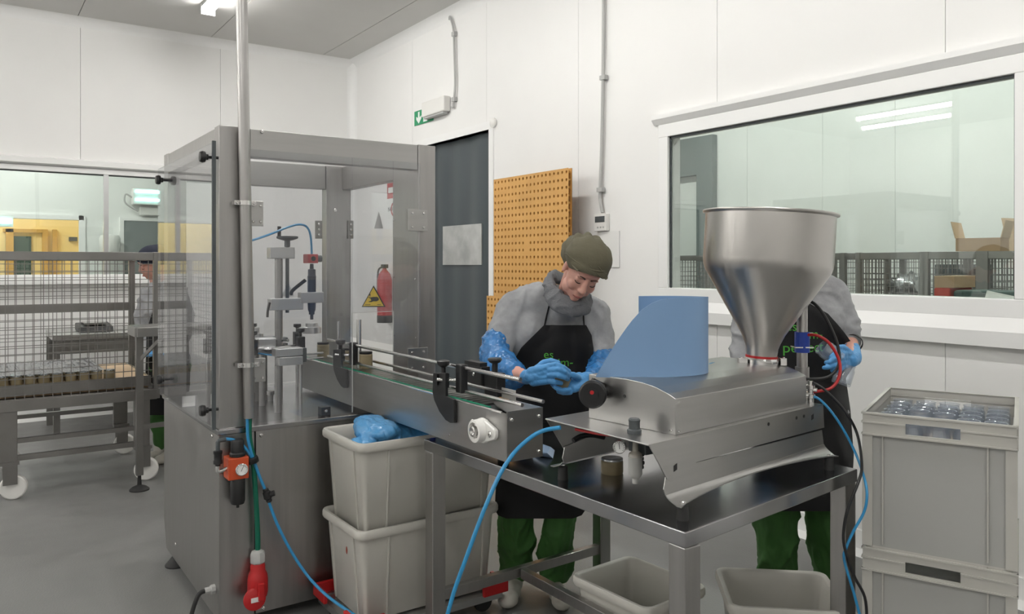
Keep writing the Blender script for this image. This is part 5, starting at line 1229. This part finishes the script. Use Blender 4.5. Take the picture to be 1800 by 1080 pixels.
b = MB().box(6.75, pxy(1622, 7) - .0, .645, 7.1, pxy(1570, 7), 1.2); tag(b.build('film_roll_box', 'wallback'), 'pale box carrying film inside the left cage in the next room', 'box')
tag(MB().box(7.5, pxy(1722, 7.6), .0, 7.85, pxy(1652, 7.6), 1.5).build('dark_cabinet', 'dkgrey', bevel=.01), 'dark cabinet behind the cages in the next room', 'cabinet')
# ================================================================ PEOPLE
DEP = None
def remesh(mb, voxel, smooth=4, m=None, name='m', fn=None, cut=None):
    me = mb.mesh(name + '_raw', None, 0); o = link(name, me)
    md = o.modifiers.new('r', 'REMESH'); md.mode = 'VOXEL'; md.voxel_size = voxel
    if smooth: s = o.modifiers.new('s', 'SMOOTH'); s.factor = .5; s.iterations = smooth
    e = bpy.data.meshes.new_from_object(o.evaluated_get(bpy.context.evaluated_depsgraph_get())); bpy.data.objects.remove(o)
    if fn:
        ns = [v.normal.copy() for v in e.vertices]
        for v, n in zip(e.vertices, ns): v.co += n * fn(v.co, n)
    if cut:
        bm = bmesh.new(); bm.from_mesh(e)
        for co, no in cut: bmesh.ops.bisect_plane(bm, geom=bm.verts[:] + bm.edges[:] + bm.faces[:], plane_co=co, plane_no=no, clear_outer=True)
        bm.to_mesh(e); bm.free()
    e.polygons.foreach_set('use_smooth', [True] * len(e.polygons)); e.materials.clear(); e.materials.append(M[m]); e.name = name
    return e
def chain(mb, pts, seg=14):
    for (a, ra), (b, rb) in zip(pts, pts[1:]): mb.cap(a, ra, b, rb, seg)
    return mb
def head_frame(c, fwd_, up_):
    f = V(fwd_).normalized(); u = V(up_); u = (u - f * u.dot(f)).normalized(); r = u.cross(f)  # r: the face's left side
    return lambda x, y, z: V(c) + r * x + u * y + f * z, Matrix((r, u, f)).transposed()
def head_parts(mb, H, R, s=1.0):
    e = lambda c, r: mb.ell(H(*[k * s for k in c]), tuple(k * s for k in r), R, seg=24, ring=16)
    e((0, .035, -.02), (.075, .088, .096)); e((0, -.012, .025), (.064, .075, .064)); e((0, -.062, .030), (.047, .050, .052)); e((0, -.094, .062), (.021, .017, .018))
    e((0, .042, .062), (.052, .024, .028)); e((.034, -.030, .056), (.026, .028, .026)); e((-.034, -.030, .056), (.026, .028, .026))
    e((.042, -.066, .025), (.02, .03, .035)); e((-.042, -.066, .025), (.02, .03, .035))
    mb.cap(H(0, .018 * s, .082 * s), .0085 * s, H(0, -.026 * s, .104 * s), .0115 * s); e((.011, -.033, .092), (.0085, .0075, .011)); e((-.011, -.033, .092), (.0085, .0075, .011)); e((0, -.030, .103), (.0105, .009, .010))
    e((0, -.058, .078), (.026, .018, .012)); e((0, -.063, .086), (.021, .0055, .006)); e((0, -.073, .084), (.017, .006, .0065))
    e((.031, .006, .070), (.0155, .0115, .013)); e((-.031, .006, .070), (.0155, .0115, .013))
    e((.031, .026, .078), (.02, .006, .008)); e((-.031, .026, .078), (.02, .006, .008))
    for sx in (-1, 1): e((sx * .076, -.004, -.005), (.008, .03, .018))
def face_details(parent, H, R, s=1.0):
    for sx in (-1, 1):
        p = [H(sx * x * s, y * s, z * s) for x, y, z in ((.016, .000, .0795), (.024, -.0035, .0845), (.032, -.0045, .0845), (.040, -.003, .0815), (.046, .001, .0755))]
        MB().tube(p, lambda t: .0016 * s * (1.4 - abs(t - .5))).build('eyelash_line', 'hair', parent)
        p = [H(sx * x * s, y * s, z * s) for x, y, z in ((.013, .024, .0855), (.022, .029, .087), (.034, .0305, .084), (.046, .026, .074))]
        MB().tube(p, lambda t: .0028 * s * (1.3 - t)).build('eyebrow', 'hair', parent)
    m = MB().tube([H(x * s, y * s, z * s) for x, y, z in ((-.022, -.0705, .0795), (-.012, -.0685, .0885), (0, -.0685, .0918), (.012, -.0685, .0885), (.022, -.0705, .0795))], lambda t: .0045 * s * (1.12 - abs(t - .5) * 1.8)).build('lips', 'lip', parent)
    MB().tube([H(x * s, y * s, z * s) for x, y, z in ((-.020, -.0695, .084), (-.010, -.0685, .0925), (0, -.0688, .0960), (.010, -.0685, .0925), (.020, -.0695, .084))], .0009 * s).build('mouth_line', 'hair', m)
def cloth_fn(amp=.004, sc=9, seed=0, fine=.0015, dirn=(1, 1, 1)):
    def f(co, n):
        q = V((co.x * dirn[0], co.y * dirn[1], co.z * dirn[2]))
        w_ = V((noise.noise(q * 5 + V((9, seed, 0))), noise.noise(q * 5 + V((0, 9, seed))), 0)) * .35
        a = noise.noise(q * sc + w_ + V((seed, 0, 0))); b = noise.noise(q * sc * 2.2 + w_ * 2 + V((0, seed, 3)))
        return amp * (1.5 * (1 - min(1, abs(a) * 2.6)) ** 2 - .45) + fine * (2 * (1 - min(1, abs(b) * 2.6)) ** 2 - .5)
    return f
def hand(mb, wrist, palm_end, normal, width, fingers, thumb, r=.0085):
    """palm block from wrist to palm_end plus finger chains given as lists of points"""
    w, p = V(wrist), V(palm_end); d = (p - w).normalized(); n = V(normal); n = (n - d * n.dot(d)).normalized(); s = d.cross(n)
    chain(mb, [(w, .024), (w.lerp(p, .3), .022)])
    for k in (-1, -.35, .35, 1):
        mb.cap(w.lerp(p, .12) + s * width * .30 * k, .019, p + s * width * .42 * k, .0135)
    for f in fingers:
        q = [V(x) for x in f]; n_ = len(q)
        chain(mb, [(x, r * (1.12 - .22 * i / (n_ - 1))) for i, x in enumerate(q)], 12)
    q = [V(x) for x in thumb]; chain(mb, [(x, r * (1.5 - .45 * i / (len(q) - 1))) for i, x in enumerate(q)], 12)
def shoe(parent, heel, toe_dir, name='shoe', L=.25):
    h = V(heel); d = V(toe_dir).normalized(); s = d.cross(V((0, 0, 1)))
    mb = MB(); R = Matrix((d, s, V((0, 0, 1)))).transposed()
    mb.ell(h + d * .04 + V((0, 0, .045)), (.05, .038, .045), R); mb.ell(h + d * .12 + V((0, 0, .038)), (.08, .043, .042), R); mb.ell(h + d * .19 + V((0, 0, .034)), (.06, .046, .036), R); mb.cap(h + d * .035 + V((0, 0, .06)), .04, h + d * .03 + V((0, 0, .11)), .036)
    me = remesh(mb, .008, 3, 'shoe', name, cut=[(V((0, 0, .002)), V((0, 0, -1)))]); link(name, me, parent)
def hitpy(px, py, bv):
    o = V((0, 0, EYE)); d = (FW + RT * ((px - HX) / FOC) + V((0, 0, (HY - py) / FOC))); L = d.length
    h = bv.ray_cast(o, d.normalized()); return None if h[0] is None else (h[0] - o).dot(FW)
def apron(parent, rows, bvs, name='apron', off=.014, n=28, m='apron'):
    """rows: (py, px_left, px_right, F at the middle, F at the edges). Cloth lies on the body where it touches it, hangs freely below."""
    ring = []
    full = []
    for (y0, l0, r0, c0, e0), (y1, l1, r1, c1, e1) in zip(rows, rows[1:]):
        k = max(2, int((y1 - y0) / 7))
        for j in range(k): t = j / k; full.append([a + (b - a) * t for a, b in zip((y0, l0, r0, c0, e0), (y1, l1, r1, c1, e1))])
    full.append(list(rows[-1])); grid = []
    for (py, l, r, c, e) in full:
        row = []
        for i in range(n + 1):
            s = i / n * 2 - 1; px = (l + r) / 2 + (r - l) / 2 * s; F = c + (e - c) * abs(s) ** 2.4
            for bv in bvs:
                h = hitpy(px, py, bv)
                if h: F = min(F, h - off)
            row.append([px, py, F])
        grid.append(row)
    for it in range(3):
        g2 = [[q[2] for q in r] for r in grid]
        for i in range(1, len(grid) - 1):
            for j in range(1, n): grid[i][j][2] = min(g2[i][j], (g2[i - 1][j] + g2[i + 1][j] + g2[i][j - 1] + g2[i][j + 1]) / 4)
    R = [[Q(*q) for q in r] for r in grid]
    mb = MB().sheet(R, .004); me = mb.mesh(name, m, 60)
    return link(name, me, parent), BVHTree.FromPolygons([V(v) for v in mb.v], mb.f)
def bvh(me): return BVHTree.FromPolygons([v.co.copy() for v in me.vertices], [tuple(p.vertices) for p in me.polygons])

# ---------------------------------------------------------------- woman with the olive cap, bent over a jar
fl = lambda px, F: V((Q(px, 465, F).x, Q(px, 465, F).y, 0))
w1 = thing('person', fl(945, 3.56), 'person in olive cap and black apron bending over a jar in blue gloved hands', 'person')
CF, U_ = -FW, V((0, 0, 1))
def face_dir(pitch, roll, yaw):
    Rr = Matrix.Rotation(math.radians(roll), 3, FW)          # roll seen from the camera, clockwise positive
    Rp = Matrix.Rotation(math.radians(pitch), 3, RT)         # nod towards the floor
    Ry = Matrix.Rotation(math.radians(yaw), 3, V((0, 0, 1)))
    f, u = Ry @ CF, U_.copy()
    f, u = Rp @ f, Rp @ u
    return Rr @ f, Rr @ u
f_, u_ = face_dir(34, 28, 20)
HC = Q(1024, 477, 3.17)
H, HR = head_frame(HC, f_, u_)
S = .98
neck0 = Q(997, 528, 3.36)
body = MB(); head_parts(body, H, HR, S)
chain(body, [(H(0, -.04, -.04), .052), (neck0, .052), (Q(985, 560, 3.46), .06)])
torso = [((905, 534, 3.47), .062), ((950, 530, 3.47), .085), ((1000, 535, 3.46), .085), ((1050, 550, 3.45), .062)]
def torso_fill(mb, g=0):
    for (a, ra), (b, rb) in zip(torso, torso[1:]): mb.cap(Q(*a), ra + g, Q(*b), rb + g, 18)
    for p, r in (((945, 590, 3.46), (.145, .105, .13)), ((1008, 592, 3.45), (.130, .105, .13)), ((975, 650, 3.48), (.185, .12, .13)), ((972, 710, 3.51), (.19, .125, .12)), ((968, 755, 3.53), (.19, .13, .10))):
        mb.ell(Q(*p), tuple(k + g for k in r), Matrix((RT, FW, U_)).transposed(), seg=24, ring=14)
def arm_r(mb, g=0): chain(mb, [(Q(903, 536, 3.46), .060 + g), (Q(885, 580, 3.42), .056 + g), (Q(872, 628, 3.34), .047 + g)], 18)
def arm_l(mb, g=0): chain(mb, [(Q(1048, 556, 3.44), .057 + g), (Q(1055, 600, 3.42), .054 + g), (Q(1058, 640, 3.36), .046 + g)], 18)
torso_fill(body, -.03); arm_r(body, -.018); arm_l(body, -.018)
wr_ = Q(922, 663, 3.04); wl_ = Q(1036, 666, 3.10)
chain(body, [(Q(872, 636, 3.32), .040), (Q(895, 652, 3.17), .037), (wr_, .026), (Q(940, 663, 2.99), .022)])
chain(body, [(Q(1060, 640, 3.34), .040), (Q(1050, 655, 3.2), .034), (wl_, .026), (Q(1022, 668, 3.04), .022)])
legs = [((918, 770, 3.54), .098, (908, 880, 3.52), .068, (910, 1000, 3.60), .05), ((992, 770, 3.54), .098, (988, 880, 3.50), .068, (972, 1010, 3.58), .05)]
for l in legs: chain(body, [(Q(*l[0]), l[1] - .02), (Q(*l[2]), l[3] - .02), (Q(*l[4]), l[5] - .012)])
bo = link('body', remesh(body, .0042, 5, 'skin', 'body'), w1)
face_details(bo, H, HR, S)
sw = MB(); torso_fill(sw); arm_r(sw, .006); arm_l(sw, .006); chain(sw, [(neck0, .07), (Q(990, 550, 3.44), .09)])
swm = remesh(sw, .009, 6, 'knit', 'sweater', cloth_fn(.0075, 6, 1.7, .0018, (1.3, 1.3, .7)))
link('sweater', swm, w1)
cw = MB()
for dx, dy, dF, kr in ((0, 0, 0, .62), (3, 9, .0, .70), (-1, -9, .012, .5)):
    pc = [(965, 490, 3.36, .030), (970, 514, 3.27, .034), (986, 531, 3.20, .036), (1006, 538, 3.18, .034), (1026, 537, 3.20, .026), (1034, 526, 3.27, .020), (1028, 508, 3.38, .022), (1000, 492, 3.46, .030), (975, 486, 3.42, .03)]
    cp = [(Q(a + dx * (-1 if a < 1000 else 1), b + (dy if b > 500 else dy * .6), c + dF), r * kr) for a, b, c, r in pc]; cp.append(cp[0]); chain(cw, cp)
link('neck_warmer', remesh(cw, .006, 9, 'cowl', 'neck_warmer', cloth_fn(.005, 9, 3, .001, (1, 1, 2.2))), w1)
# cap: dome over the skull with a gathered back, cut open over the face
cp_ = MB()
for c, r in (((0, .062, -.012), (.093, .078, .098)), ((0, .040, -.058), (.092, .085, .088)), ((0, .052, .035), (.080, .046, .062)), ((-.01, .02, -.105), (.07, .07, .05))):
    cp_.ell(H(*c), r, HR, seg=28, ring=18)
def capfold(co, n):
    q = co - HC; x = q.dot(HR.col[0]); y = q.dot(HR.col[1]); z = q.dot(HR.col[2])
    back = max(0, min(1, (-z - .0) / .09)); a = math.atan2(x, y - .03)
    return .0055 * math.sin(a * 12 + z * 25) * back + .0016 * noise.noise(co * 30)
cpm = remesh(cp_, .005, 5, 'olive', 'cap', capfold, cut=[(H(0, .046, .070), (HR @ V((0, -1, .62))).normalized())])
cap_o = link('cap', cpm, w1); so = cap_o.modifiers.new('t', 'SOLIDIFY'); so.thickness = .004; so.offset = 1
bc_ap = bvh(cpm)
def band(pts, r, name):
    P_ = []
    for x, y, z in pts:
        d = V((x, y - .03, z + .02)).normalized(); o = H(0, .03, -.02); wd = HR @ d
        h = bc_ap.ray_cast(o + wd * .4, -wd); P_.append(h[0] + wd * .001 if h[0] is not None else o + wd * .1)
    MB().tube(P_, r, 8, 5).build(name, 'olive', cap_o)
band([(-.09, .03, -.04), (-.085, .055, .0), (-.06, .068, .05), (-.01, .075, .08), (.04, .075, .065), (.085, .06, .01), (.095, .04, -.05)], .0042, 'cap_fold')
band([(-.02, .085, .07), (.02, .068, .09), (.05, .052, .075), (.08, .035, .04)], .0042, 'cap_fold')
band([(.01, .09, .07), (.04, .078, .08), (.07, .06, .06), (.095, .03, .03)], .0042, 'cap_fold')
band([(-.092, .036, -.02), (-.08, .046, .03), (-.05, .052, .07), (0, .055, .085), (.05, .052, .07), (.08, .046, .03)], .0032, 'cap_hem')
# trousers, shoes
tr_ = MB()
for l in legs: chain(tr_, [(Q(*l[0]), l[1]), (Q(*l[2]), l[3] + .012), (Q(*l[4]), l[5] + .022)], 18)
tr_.ell(Q(955, 775, 3.54), (.19, .12, .1), Matrix((RT, FW, U_)).transposed())
tcut = .085
tm1 = remesh(tr_, .010, 5, 'trouser', 'trousers', cloth_fn(.016, 7, 5, .004, (1.3, 1.3, .6)), cut=[(V((0, 0, .06)), V((0, 0, -1)))]); link('trousers', tm1, w1)
for px, F, dx in ((908, 3.62, -.2), (972, 3.60, .15)): shoe(w1, fl(px, F), CF + RT * dx)
# sleeve guards of blue film
sb = MB(); chain(sb, [(Q(871, 604, 3.38), .064), (Q(870, 628, 3.34), .066), (Q(886, 650, 3.22), .068), (Q(902, 660, 3.13), .056), (Q(914, 663, 3.08), .034)], 18)
sb.ell(Q(888, 672, 3.20), (.06, .05, .05))
fnb = lambda co, n: .009 * ((.35 - abs(noise.noise(co * 22))) * 1.8 - .2) + .006 * noise.noise(co * 55)
link('sleeve_guard', remesh(sb, .006, 3, 'sleeveblue', 'sleeve_guard', fnb), w1, 'crinkled blue film sleeve guard')
sb = MB(); chain(sb, [(Q(1060, 634, 3.37), .062), (Q(1058, 650, 3.28), .058), (Q(1048, 660, 3.18), .050), (Q(1038, 665, 3.11), .036)], 18)
link('sleeve_guard', remesh(sb, .006, 3, 'sleeveblue', 'sleeve_guard', fnb), w1, 'crinkled blue film sleeve guard')
# gloves
g = MB(); F0 = 2.95
hand(g, Q(932, 663, 2.97), Q(962, 658, F0), CF, .062,
     [[Q(964, 643, 2.95), Q(978, 641, 2.93), Q(990, 646, 2.93), Q(1000, 653, 2.95)],
      [Q(966, 651, 2.94), Q(981, 650, 2.915), Q(993, 655, 2.92), Q(1000, 661, 2.95)],
      [Q(965, 660, 2.94), Q(980, 660, 2.91), Q(992, 664, 2.92), Q(998, 667, 2.95)],
      [Q(962, 670, 2.95), Q(975, 672, 2.925), Q(986, 674, 2.94)]],
     [Q(944, 648, 2.98), Q(956, 638, 2.985), Q(968, 635, 2.985), Q(981, 638, 2.98)], .0098)
chain(g, [(Q(926, 663, 3.01), .029), (Q(932, 663, 2.985), .027), (Q(936, 663, 2.97), .026)])
link('glove', remesh(g, .0032, 2, 'glove', 'glove', lambda co, n: .0012 * noise.noise(co * 70)), w1)
g = MB()
hand(g, Q(1026, 668, 3.03), Q(1003, 676, 2.985), U_ * .6 + CF * .8, .060,
     [[Q(1000, 686, 2.965), Q(988, 687, 2.95), Q(977, 682, 2.945), Q(971, 676, 2.96)],
      [Q(1000, 681, 2.98), Q(988, 683, 3.0), Q(978, 681, 3.02), Q(972, 676, 3.03)],
      [Q(1001, 676, 3.0), Q(990, 676, 3.03), Q(981, 676, 3.05), Q(975, 671, 3.05)],
      [Q(1002, 690, 2.97), Q(990, 691, 2.965), Q(981, 688, 2.96)]],
     [Q(1016, 664, 2.99), Q(1008, 660, 2.965), Q(1000, 658, 2.955), Q(994, 661, 2.955)], .0095)
chain(g, [(Q(1034, 667, 3.07), .030), (Q(1028, 667, 3.04), .028)])
link('glove', remesh(g, .0032, 2, 'glove', 'glove', lambda co, n: .0012 * noise.noise(co * 70)), w1)
jc = Q(984, 671, 2.99)
jb = jar_meshes(.033, .06, 'pate', 'film')
o = link('jar', jb[0]); o.matrix_basis = Matrix.Translation(jc - V((0, 0, .03))) @ Matrix.Rotation(.25, 4, FW); l = link('lid', jb[1]); l.parent = o
tag(o, 'small beige jar held between the blue gloves of the bending person', 'jar')
# apron with straps and lettering
bvs = [bvh(swm), bvh(tm1)]
ap, ab = apron(w1, [(572, 956, 1030, 3.33, 3.40), (590, 938, 1040, 3.33, 3.42), (612, 916, 1043, 3.33, 3.46), (635, 903, 1042, 3.34, 3.50), (665, 902, 1044, 3.35, 3.52), (720, 893, 1044, 3.36, 3.52), (790, 880, 1040, 3.37, 3.50), (860, 872, 1034, 3.38, 3.48), (896, 870, 1029, 3.385, 3.47), (906, 876, 1022, 3.385, 3.46), (912, 890, 1006, 3.385, 3.43)], bvs)
bs = bvh(swm)
def strap(pts, parent, r=.0035, F=3.3):
    P_ = []
    for px, py in pts:
        h = hitpy(px, py, bs); P_.append(Q(px, py, (h or F) - .006))
    MB().tube(P_, r, 6).build('neck_strap', 'apron', parent)
strap([(957, 573), (961, 555), (966, 535), (970, 518)], ap); strap([(1027, 577), (1026, 560), (1025, 540)], ap)
Yu = (U_ * .93 + FW * .0).normalized()
text('lettering', 'es', .050, 'letter', Q(956, 632, 3.30), RT * 1, U_, ap, on=ab, off=.0012)
text('lettering', 'im-', .052, 'letter', Q(981, 647, 3.30), RT * 1 + U_ * .02, U_, ap, on=ab, off=.0012)
text('lettering', 'perfect', .052, 'letter', Q(955, 672, 3.30), RT * 1, U_, ap, on=ab, off=.0012)

# ---------------------------------------------------------------- second person behind the hopper
w2 = thing('person', fl(1408, 3.25), 'person in grey sweater and black apron behind the hopper holding glass jars', 'person')
FB = 3.28
f2, u2 = face_dir(45, -6, 5)
H2C = Q(1395, 448, FB - .14); H2, HR2 = head_frame(H2C, f2, u2)
body = MB(); head_parts(body, H2, HR2, .95)
chain(body, [(H2(0, -.04, -.04), .05), (Q(1392, 490, FB), .05), (Q(1392, 520, FB), .07)])
RB = Matrix((RT, FW, U_)).transposed()
tor2 = [((1330, 522, FB + .02), .055), ((1370, 508, FB + .02), .07), ((1420, 503, FB + .02), .07), ((1466, 514, FB + .02), .055)]
def tf2(mb, g=0):
    for (a, ra), (b, rb) in zip(tor2, tor2[1:]): mb.cap(Q(*a), ra + g, Q(*b), rb + g, 18)
    for p, r in (((1375, 565, FB + .0), (.145, .10, .13)), ((1430, 565, FB + .0), (.135, .10, .13)), ((1405, 640, FB + .02), (.185, .115, .14)), ((1408, 715, FB + .03), (.195, .12, .13)), ((1408, 765, FB + .05), (.19, .125, .11))): mb.ell(Q(*p), tuple(k + g for k in r), RB, seg=24, ring=14)
def a2l(mb, g=0): chain(mb, [(Q(1326, 528, FB + .02), .055 + g), (Q(1312, 575, FB + .02), .052 + g), (Q(1303, 625, FB - .02), .044 + g), (Q(1308, 655, FB - .10), .038 + g), (Q(1330, 668, FB - .22), .032 + g)], 18)
def a2r(mb, g=0): chain(mb, [(Q(1468, 520, FB + .02), .055 + g), (Q(1484, 560, FB + .0), .050 + g), (Q(1492, 596, FB - .04), .042 + g)], 18)
tf2(body, -.03); a2l(body, -.018); a2r(body, -.018)
chain(body, [(Q(1492, 596, FB - .04), .034), (Q(1497, 612, FB - .09), .029), (Q(1494, 628, FB - .16), .024)])
legs2 = [((1368, 790, FB + .05), .098, (1364, 905, FB + .03), .07, (1362, 1040, FB + .06), .052), ((1446, 790, FB + .05), .098, (1457, 905, FB + .03), .07, (1462, 1040, FB + .06), .052)]
for l in legs2: chain(body, [(Q(*l[0]), l[1] - .02), (Q(*l[2]), l[3] - .02), (Q(*l[4]), l[5] - .012)])
b2 = link('body', remesh(body, .0055, 5, 'skin', 'body'), w2); face_details(b2, H2, HR2, .95)
c_ = MB()
for c, r in (((0, .062, -.012), (.088, .075, .094)), ((0, .040, -.058), (.088, .082, .080)), ((0, .052, .035), (.076, .044, .060))): c_.ell(H2(*c), tuple(k * .95 for k in r), HR2, seg=24, ring=16)
o = link('cap', remesh(c_, .006, 4, 'navy', 'cap', cut=[(H2(0, .044, .066), (HR2 @ V((0, -1, .62))).normalized())]), w2); so = o.modifiers.new('t', 'SOLIDIFY'); so.thickness = .004; so.offset = 1
s_ = MB(); tf2(s_); a2l(s_, .006); a2r(s_, .006); chain(s_, [(Q(1392, 494, FB), .064), (Q(1392, 520, FB), .085)])
sm2 = remesh(s_, .009, 6, 'knit', 'sweater', cloth_fn(.008, 7, 9, .002, (.8, .8, 1.4))); link('sweater', sm2, w2)
cu_ = Q(1497, 603, FB - .06); MB().lathe([(.040, -.006), (.043, -.006), (.043, .006), (.040, .006)], cu_, Q(1494, 628, FB - .16) - Q(1492, 596, FB - .04), 24, True).build('cuff_band', 'black', w2)
t_ = MB()
for l in legs2: chain(t_, [(Q(*l[0]), l[1]), (Q(*l[2]), l[3] + .012), (Q(*l[4]), l[5] + .022)], 18)
t_.ell(Q(1408, 795, FB + .05), (.19, .12, .1), RB)
tm2 = remesh(t_, .010, 5, 'trouser', 'trousers', cloth_fn(.015, 7, 12, .004, (1.3, 1.3, .6)), cut=[(V((0, 0, .05)), V((0, 0, -1)))]); link('trousers', tm2, w2)
for px, F, dx in ((1362, FB + .08, -.15), (1462, FB + .08, .15)): shoe(w2, fl(px, F), CF + RT * dx)
g = MB(); wF = FB - .2
hand(g, Q(1494, 630, wF + .02), Q(1478, 634, wF - .05), CF, .060,
     [[Q(1477, 619, wF - .05), Q(1468, 622, wF - .08), Q(1462, 628, wF - .08), Q(1460, 633, wF - .06)],
      [Q(1476, 628, wF - .06), Q(1466, 632, wF - .09), Q(1458, 637, wF - .09), Q(1452, 638, wF - .07)],
      [Q(1476, 638, wF - .06), Q(1465, 643, wF - .09), Q(1456, 646, wF - .09), Q(1449, 647, wF - .08)],
      [Q(1480, 647, wF - .05), Q(1471, 651, wF - .08), Q(1463, 652, wF - .08)]],
     [Q(1490, 618, wF), Q(1482, 611, wF - .03), Q(1473, 611, wF - .05)], .0098)
chain(g, [(Q(1497, 614, FB - .09), .033), (Q(1500, 630, FB - .15), .032), (Q(1494, 634, FB - .19), .030)])
link('glove', remesh(g, .0034, 2, 'glove', 'glove', lambda co, n: .0012 * noise.noise(co * 70)), w2)
g = MB(); hand(g, Q(1334, 670, FB - .24), Q(1348, 674, FB - .30), U_, .06, [[Q(1350 + k, 668 + k * 3, FB - .31), Q(1358, 670 + k * 3, FB - .34), Q(1362, 674 + k * 3, FB - .36)] for k in range(4)], [Q(1338, 664, FB - .26), Q(1346, 660, FB - .30), Q(1352, 660, FB - .32)], .0095)
link('glove', remesh(g, .004, 2, 'glove', 'glove'), w2)
for c, a, lb in ((Q(1459, 621, wF - .04), -.9, 'clear glass jar tilted in the gloved hand beside the red hose'), (Q(1483, 659, wF - .02), .3, 'clear glass jar held low under the gloved hand beside the red hose')):
    o = link('glass_jar', gj); o.matrix_basis = Matrix.Translation(c) @ Matrix.Rotation(a, 4, FW) @ Matrix.Translation((0, 0, -.04)); tag(o, lb, 'jar')
ap, ab = apron(w2, [(535, 1372, 1424, FB - .12, FB - .07), (552, 1350, 1455, FB - .12, FB - .05), (575, 1336, 1476, FB - .12, FB - .02), (600, 1328, 1495, FB - .12, FB + .02), (645, 1322, 1499, FB - .12, FB + .05), (665, 1322, 1486, FB - .12, FB + .06), (720, 1322, 1494, FB - .12, FB + .04), (800, 1320, 1500, FB - .11, FB + .02), (880, 1322, 1496, FB - .10, FB), (899, 1326, 1490, FB - .10, FB)], [bvh(sm2), bvh(tm2)])
bs = bvh(sm2); strap([(1421, 537), (1414, 522), (1407, 510)], ap, .004, FB); strap([(1376, 537), (1382, 522), (1388, 510)], ap, .004, FB)
text('lettering', 'es', .052, 'letter', Q(1386, 583, FB - .15), RT, U_, ap, on=ab, off=.0012)
text('lettering', 'im-', .056, 'letter', Q(1421, 597, FB - .15), RT, U_, ap, on=ab, off=.0012)
text('lettering', 'perfect', .058, 'letter', Q(1382, 622, FB - .15), RT * 1 + U_ * .03, U_, ap, on=ab, off=.0012)

# ---------------------------------------------------------------- third person beyond the trolley
FC = 6.05
w3 = thing('person', fl(292, FC), 'person in navy cap and apron working beyond the left cage trolley', 'person')
f3, u3 = face_dir(28, -8, -50)
H3, HR3 = head_frame(Q(267, 463, FC - .05), f3, u3)
k_ = 1378 / FC
body = MB(); head_parts(body, H3, HR3, 1); chain(body, [(H3(0, -.04, -.04), .052), (Q(276, 495, FC), .055)])
def tf3(mb, g=0):
    mb.cap(Q(262, 514, FC), .055 + g, Q(312, 508, FC), .055 + g)
    for p, r in (((286, 540, FC), (.15, .11, .16)), ((290, 585, FC), (.15, .11, .16)), ((296, 630, FC), (.16, .12, .14))): mb.ell(Q(*p), tuple(k + g for k in r), RB, seg=18, ring=12)
def a3(mb, g=0):
    chain(mb, [(Q(260, 516, FC - .02), .055 + g), (Q(249, 556, FC - .02), .048 + g), (Q(247, 596, FC - .06), .042 + g), (Q(262, 618, FC - .2), .036 + g)])
    chain(mb, [(Q(316, 514, FC - .02), .055 + g), (Q(328, 552, FC - .02), .048 + g), (Q(326, 592, FC - .06), .042 + g), (Q(306, 618, FC - .2), .036 + g)])
tf3(body, -.03); a3(body, -.018)
for px in (284, 310): chain(body, [(Q(px, 640, FC), .08), (Q(px, 715, FC), .055), (Q(px, 775, FC), .04)])
b3 = link('body', remesh(body, .008, 4, 'skin', 'body'), w3); face_details(b3, H3, HR3, 1)
c_ = MB()
for c, r in (((0, .062, -.012), (.09, .078, .096)), ((0, .040, -.058), (.09, .09, .085)), ((0, .05, .035), (.078, .044, .060))): c_.ell(H3(*c), r, HR3, seg=20, ring=14)
link('cap', remesh(c_, .008, 4, 'navy', 'cap', cut=[(H3(0, .044, .066), (HR3 @ V((0, -1, .5))).normalized())]), w3)
s_ = MB(); tf3(s_); a3(s_, .005); chain(s_, [(Q(276, 499, FC), .06), (Q(280, 515, FC), .085)]); s3 = remesh(s_, .012, 5, 'knit', 'sweater', cloth_fn(.01, 8, 4)); link('sweater', s3, w3)
for px, py in ((266, 622), (302, 622)):
    g = MB(); c = Q(px, py, FC - .27); hand(g, c - CF * .06, c, U_, .06, [[c + RT * .02 * k, c + RT * .022 * k + CF * .03, c + RT * .02 * k + CF * .055 - U_ * .01] for k in (-1.2, -.4, .4, 1.2)], [c - RT * .03, c - RT * .045 + CF * .03], .01)
    link('glove', remesh(g, .005, 2, 'glove', 'glove'), w3)
t_ = MB()
for px in (284, 310): chain(t_, [(Q(px, 645, FC), .10), (Q(px, 715, FC), .075), (Q(px, 775, FC), .068)])
link('trousers', remesh(t_, .014, 4, 'trouser', 'trousers', cloth_fn(.014, 7, 2), cut=[(V((0, 0, .06)), V((0, 0, -1)))]), w3)
for px in (284, 310): shoe(w3, fl(px, FC + .02), CF - RT * .2)
apron(w3, [(530, 278, 312, FC - .13, FC - .1), (550, 268, 322, FC - .13, FC - .06), (580, 258, 330, FC - .14, FC - .03), (660, 256, 334, FC - .14, FC - .04), (730, 262, 330, FC - .13, FC - .05)], [bvh(s3)])
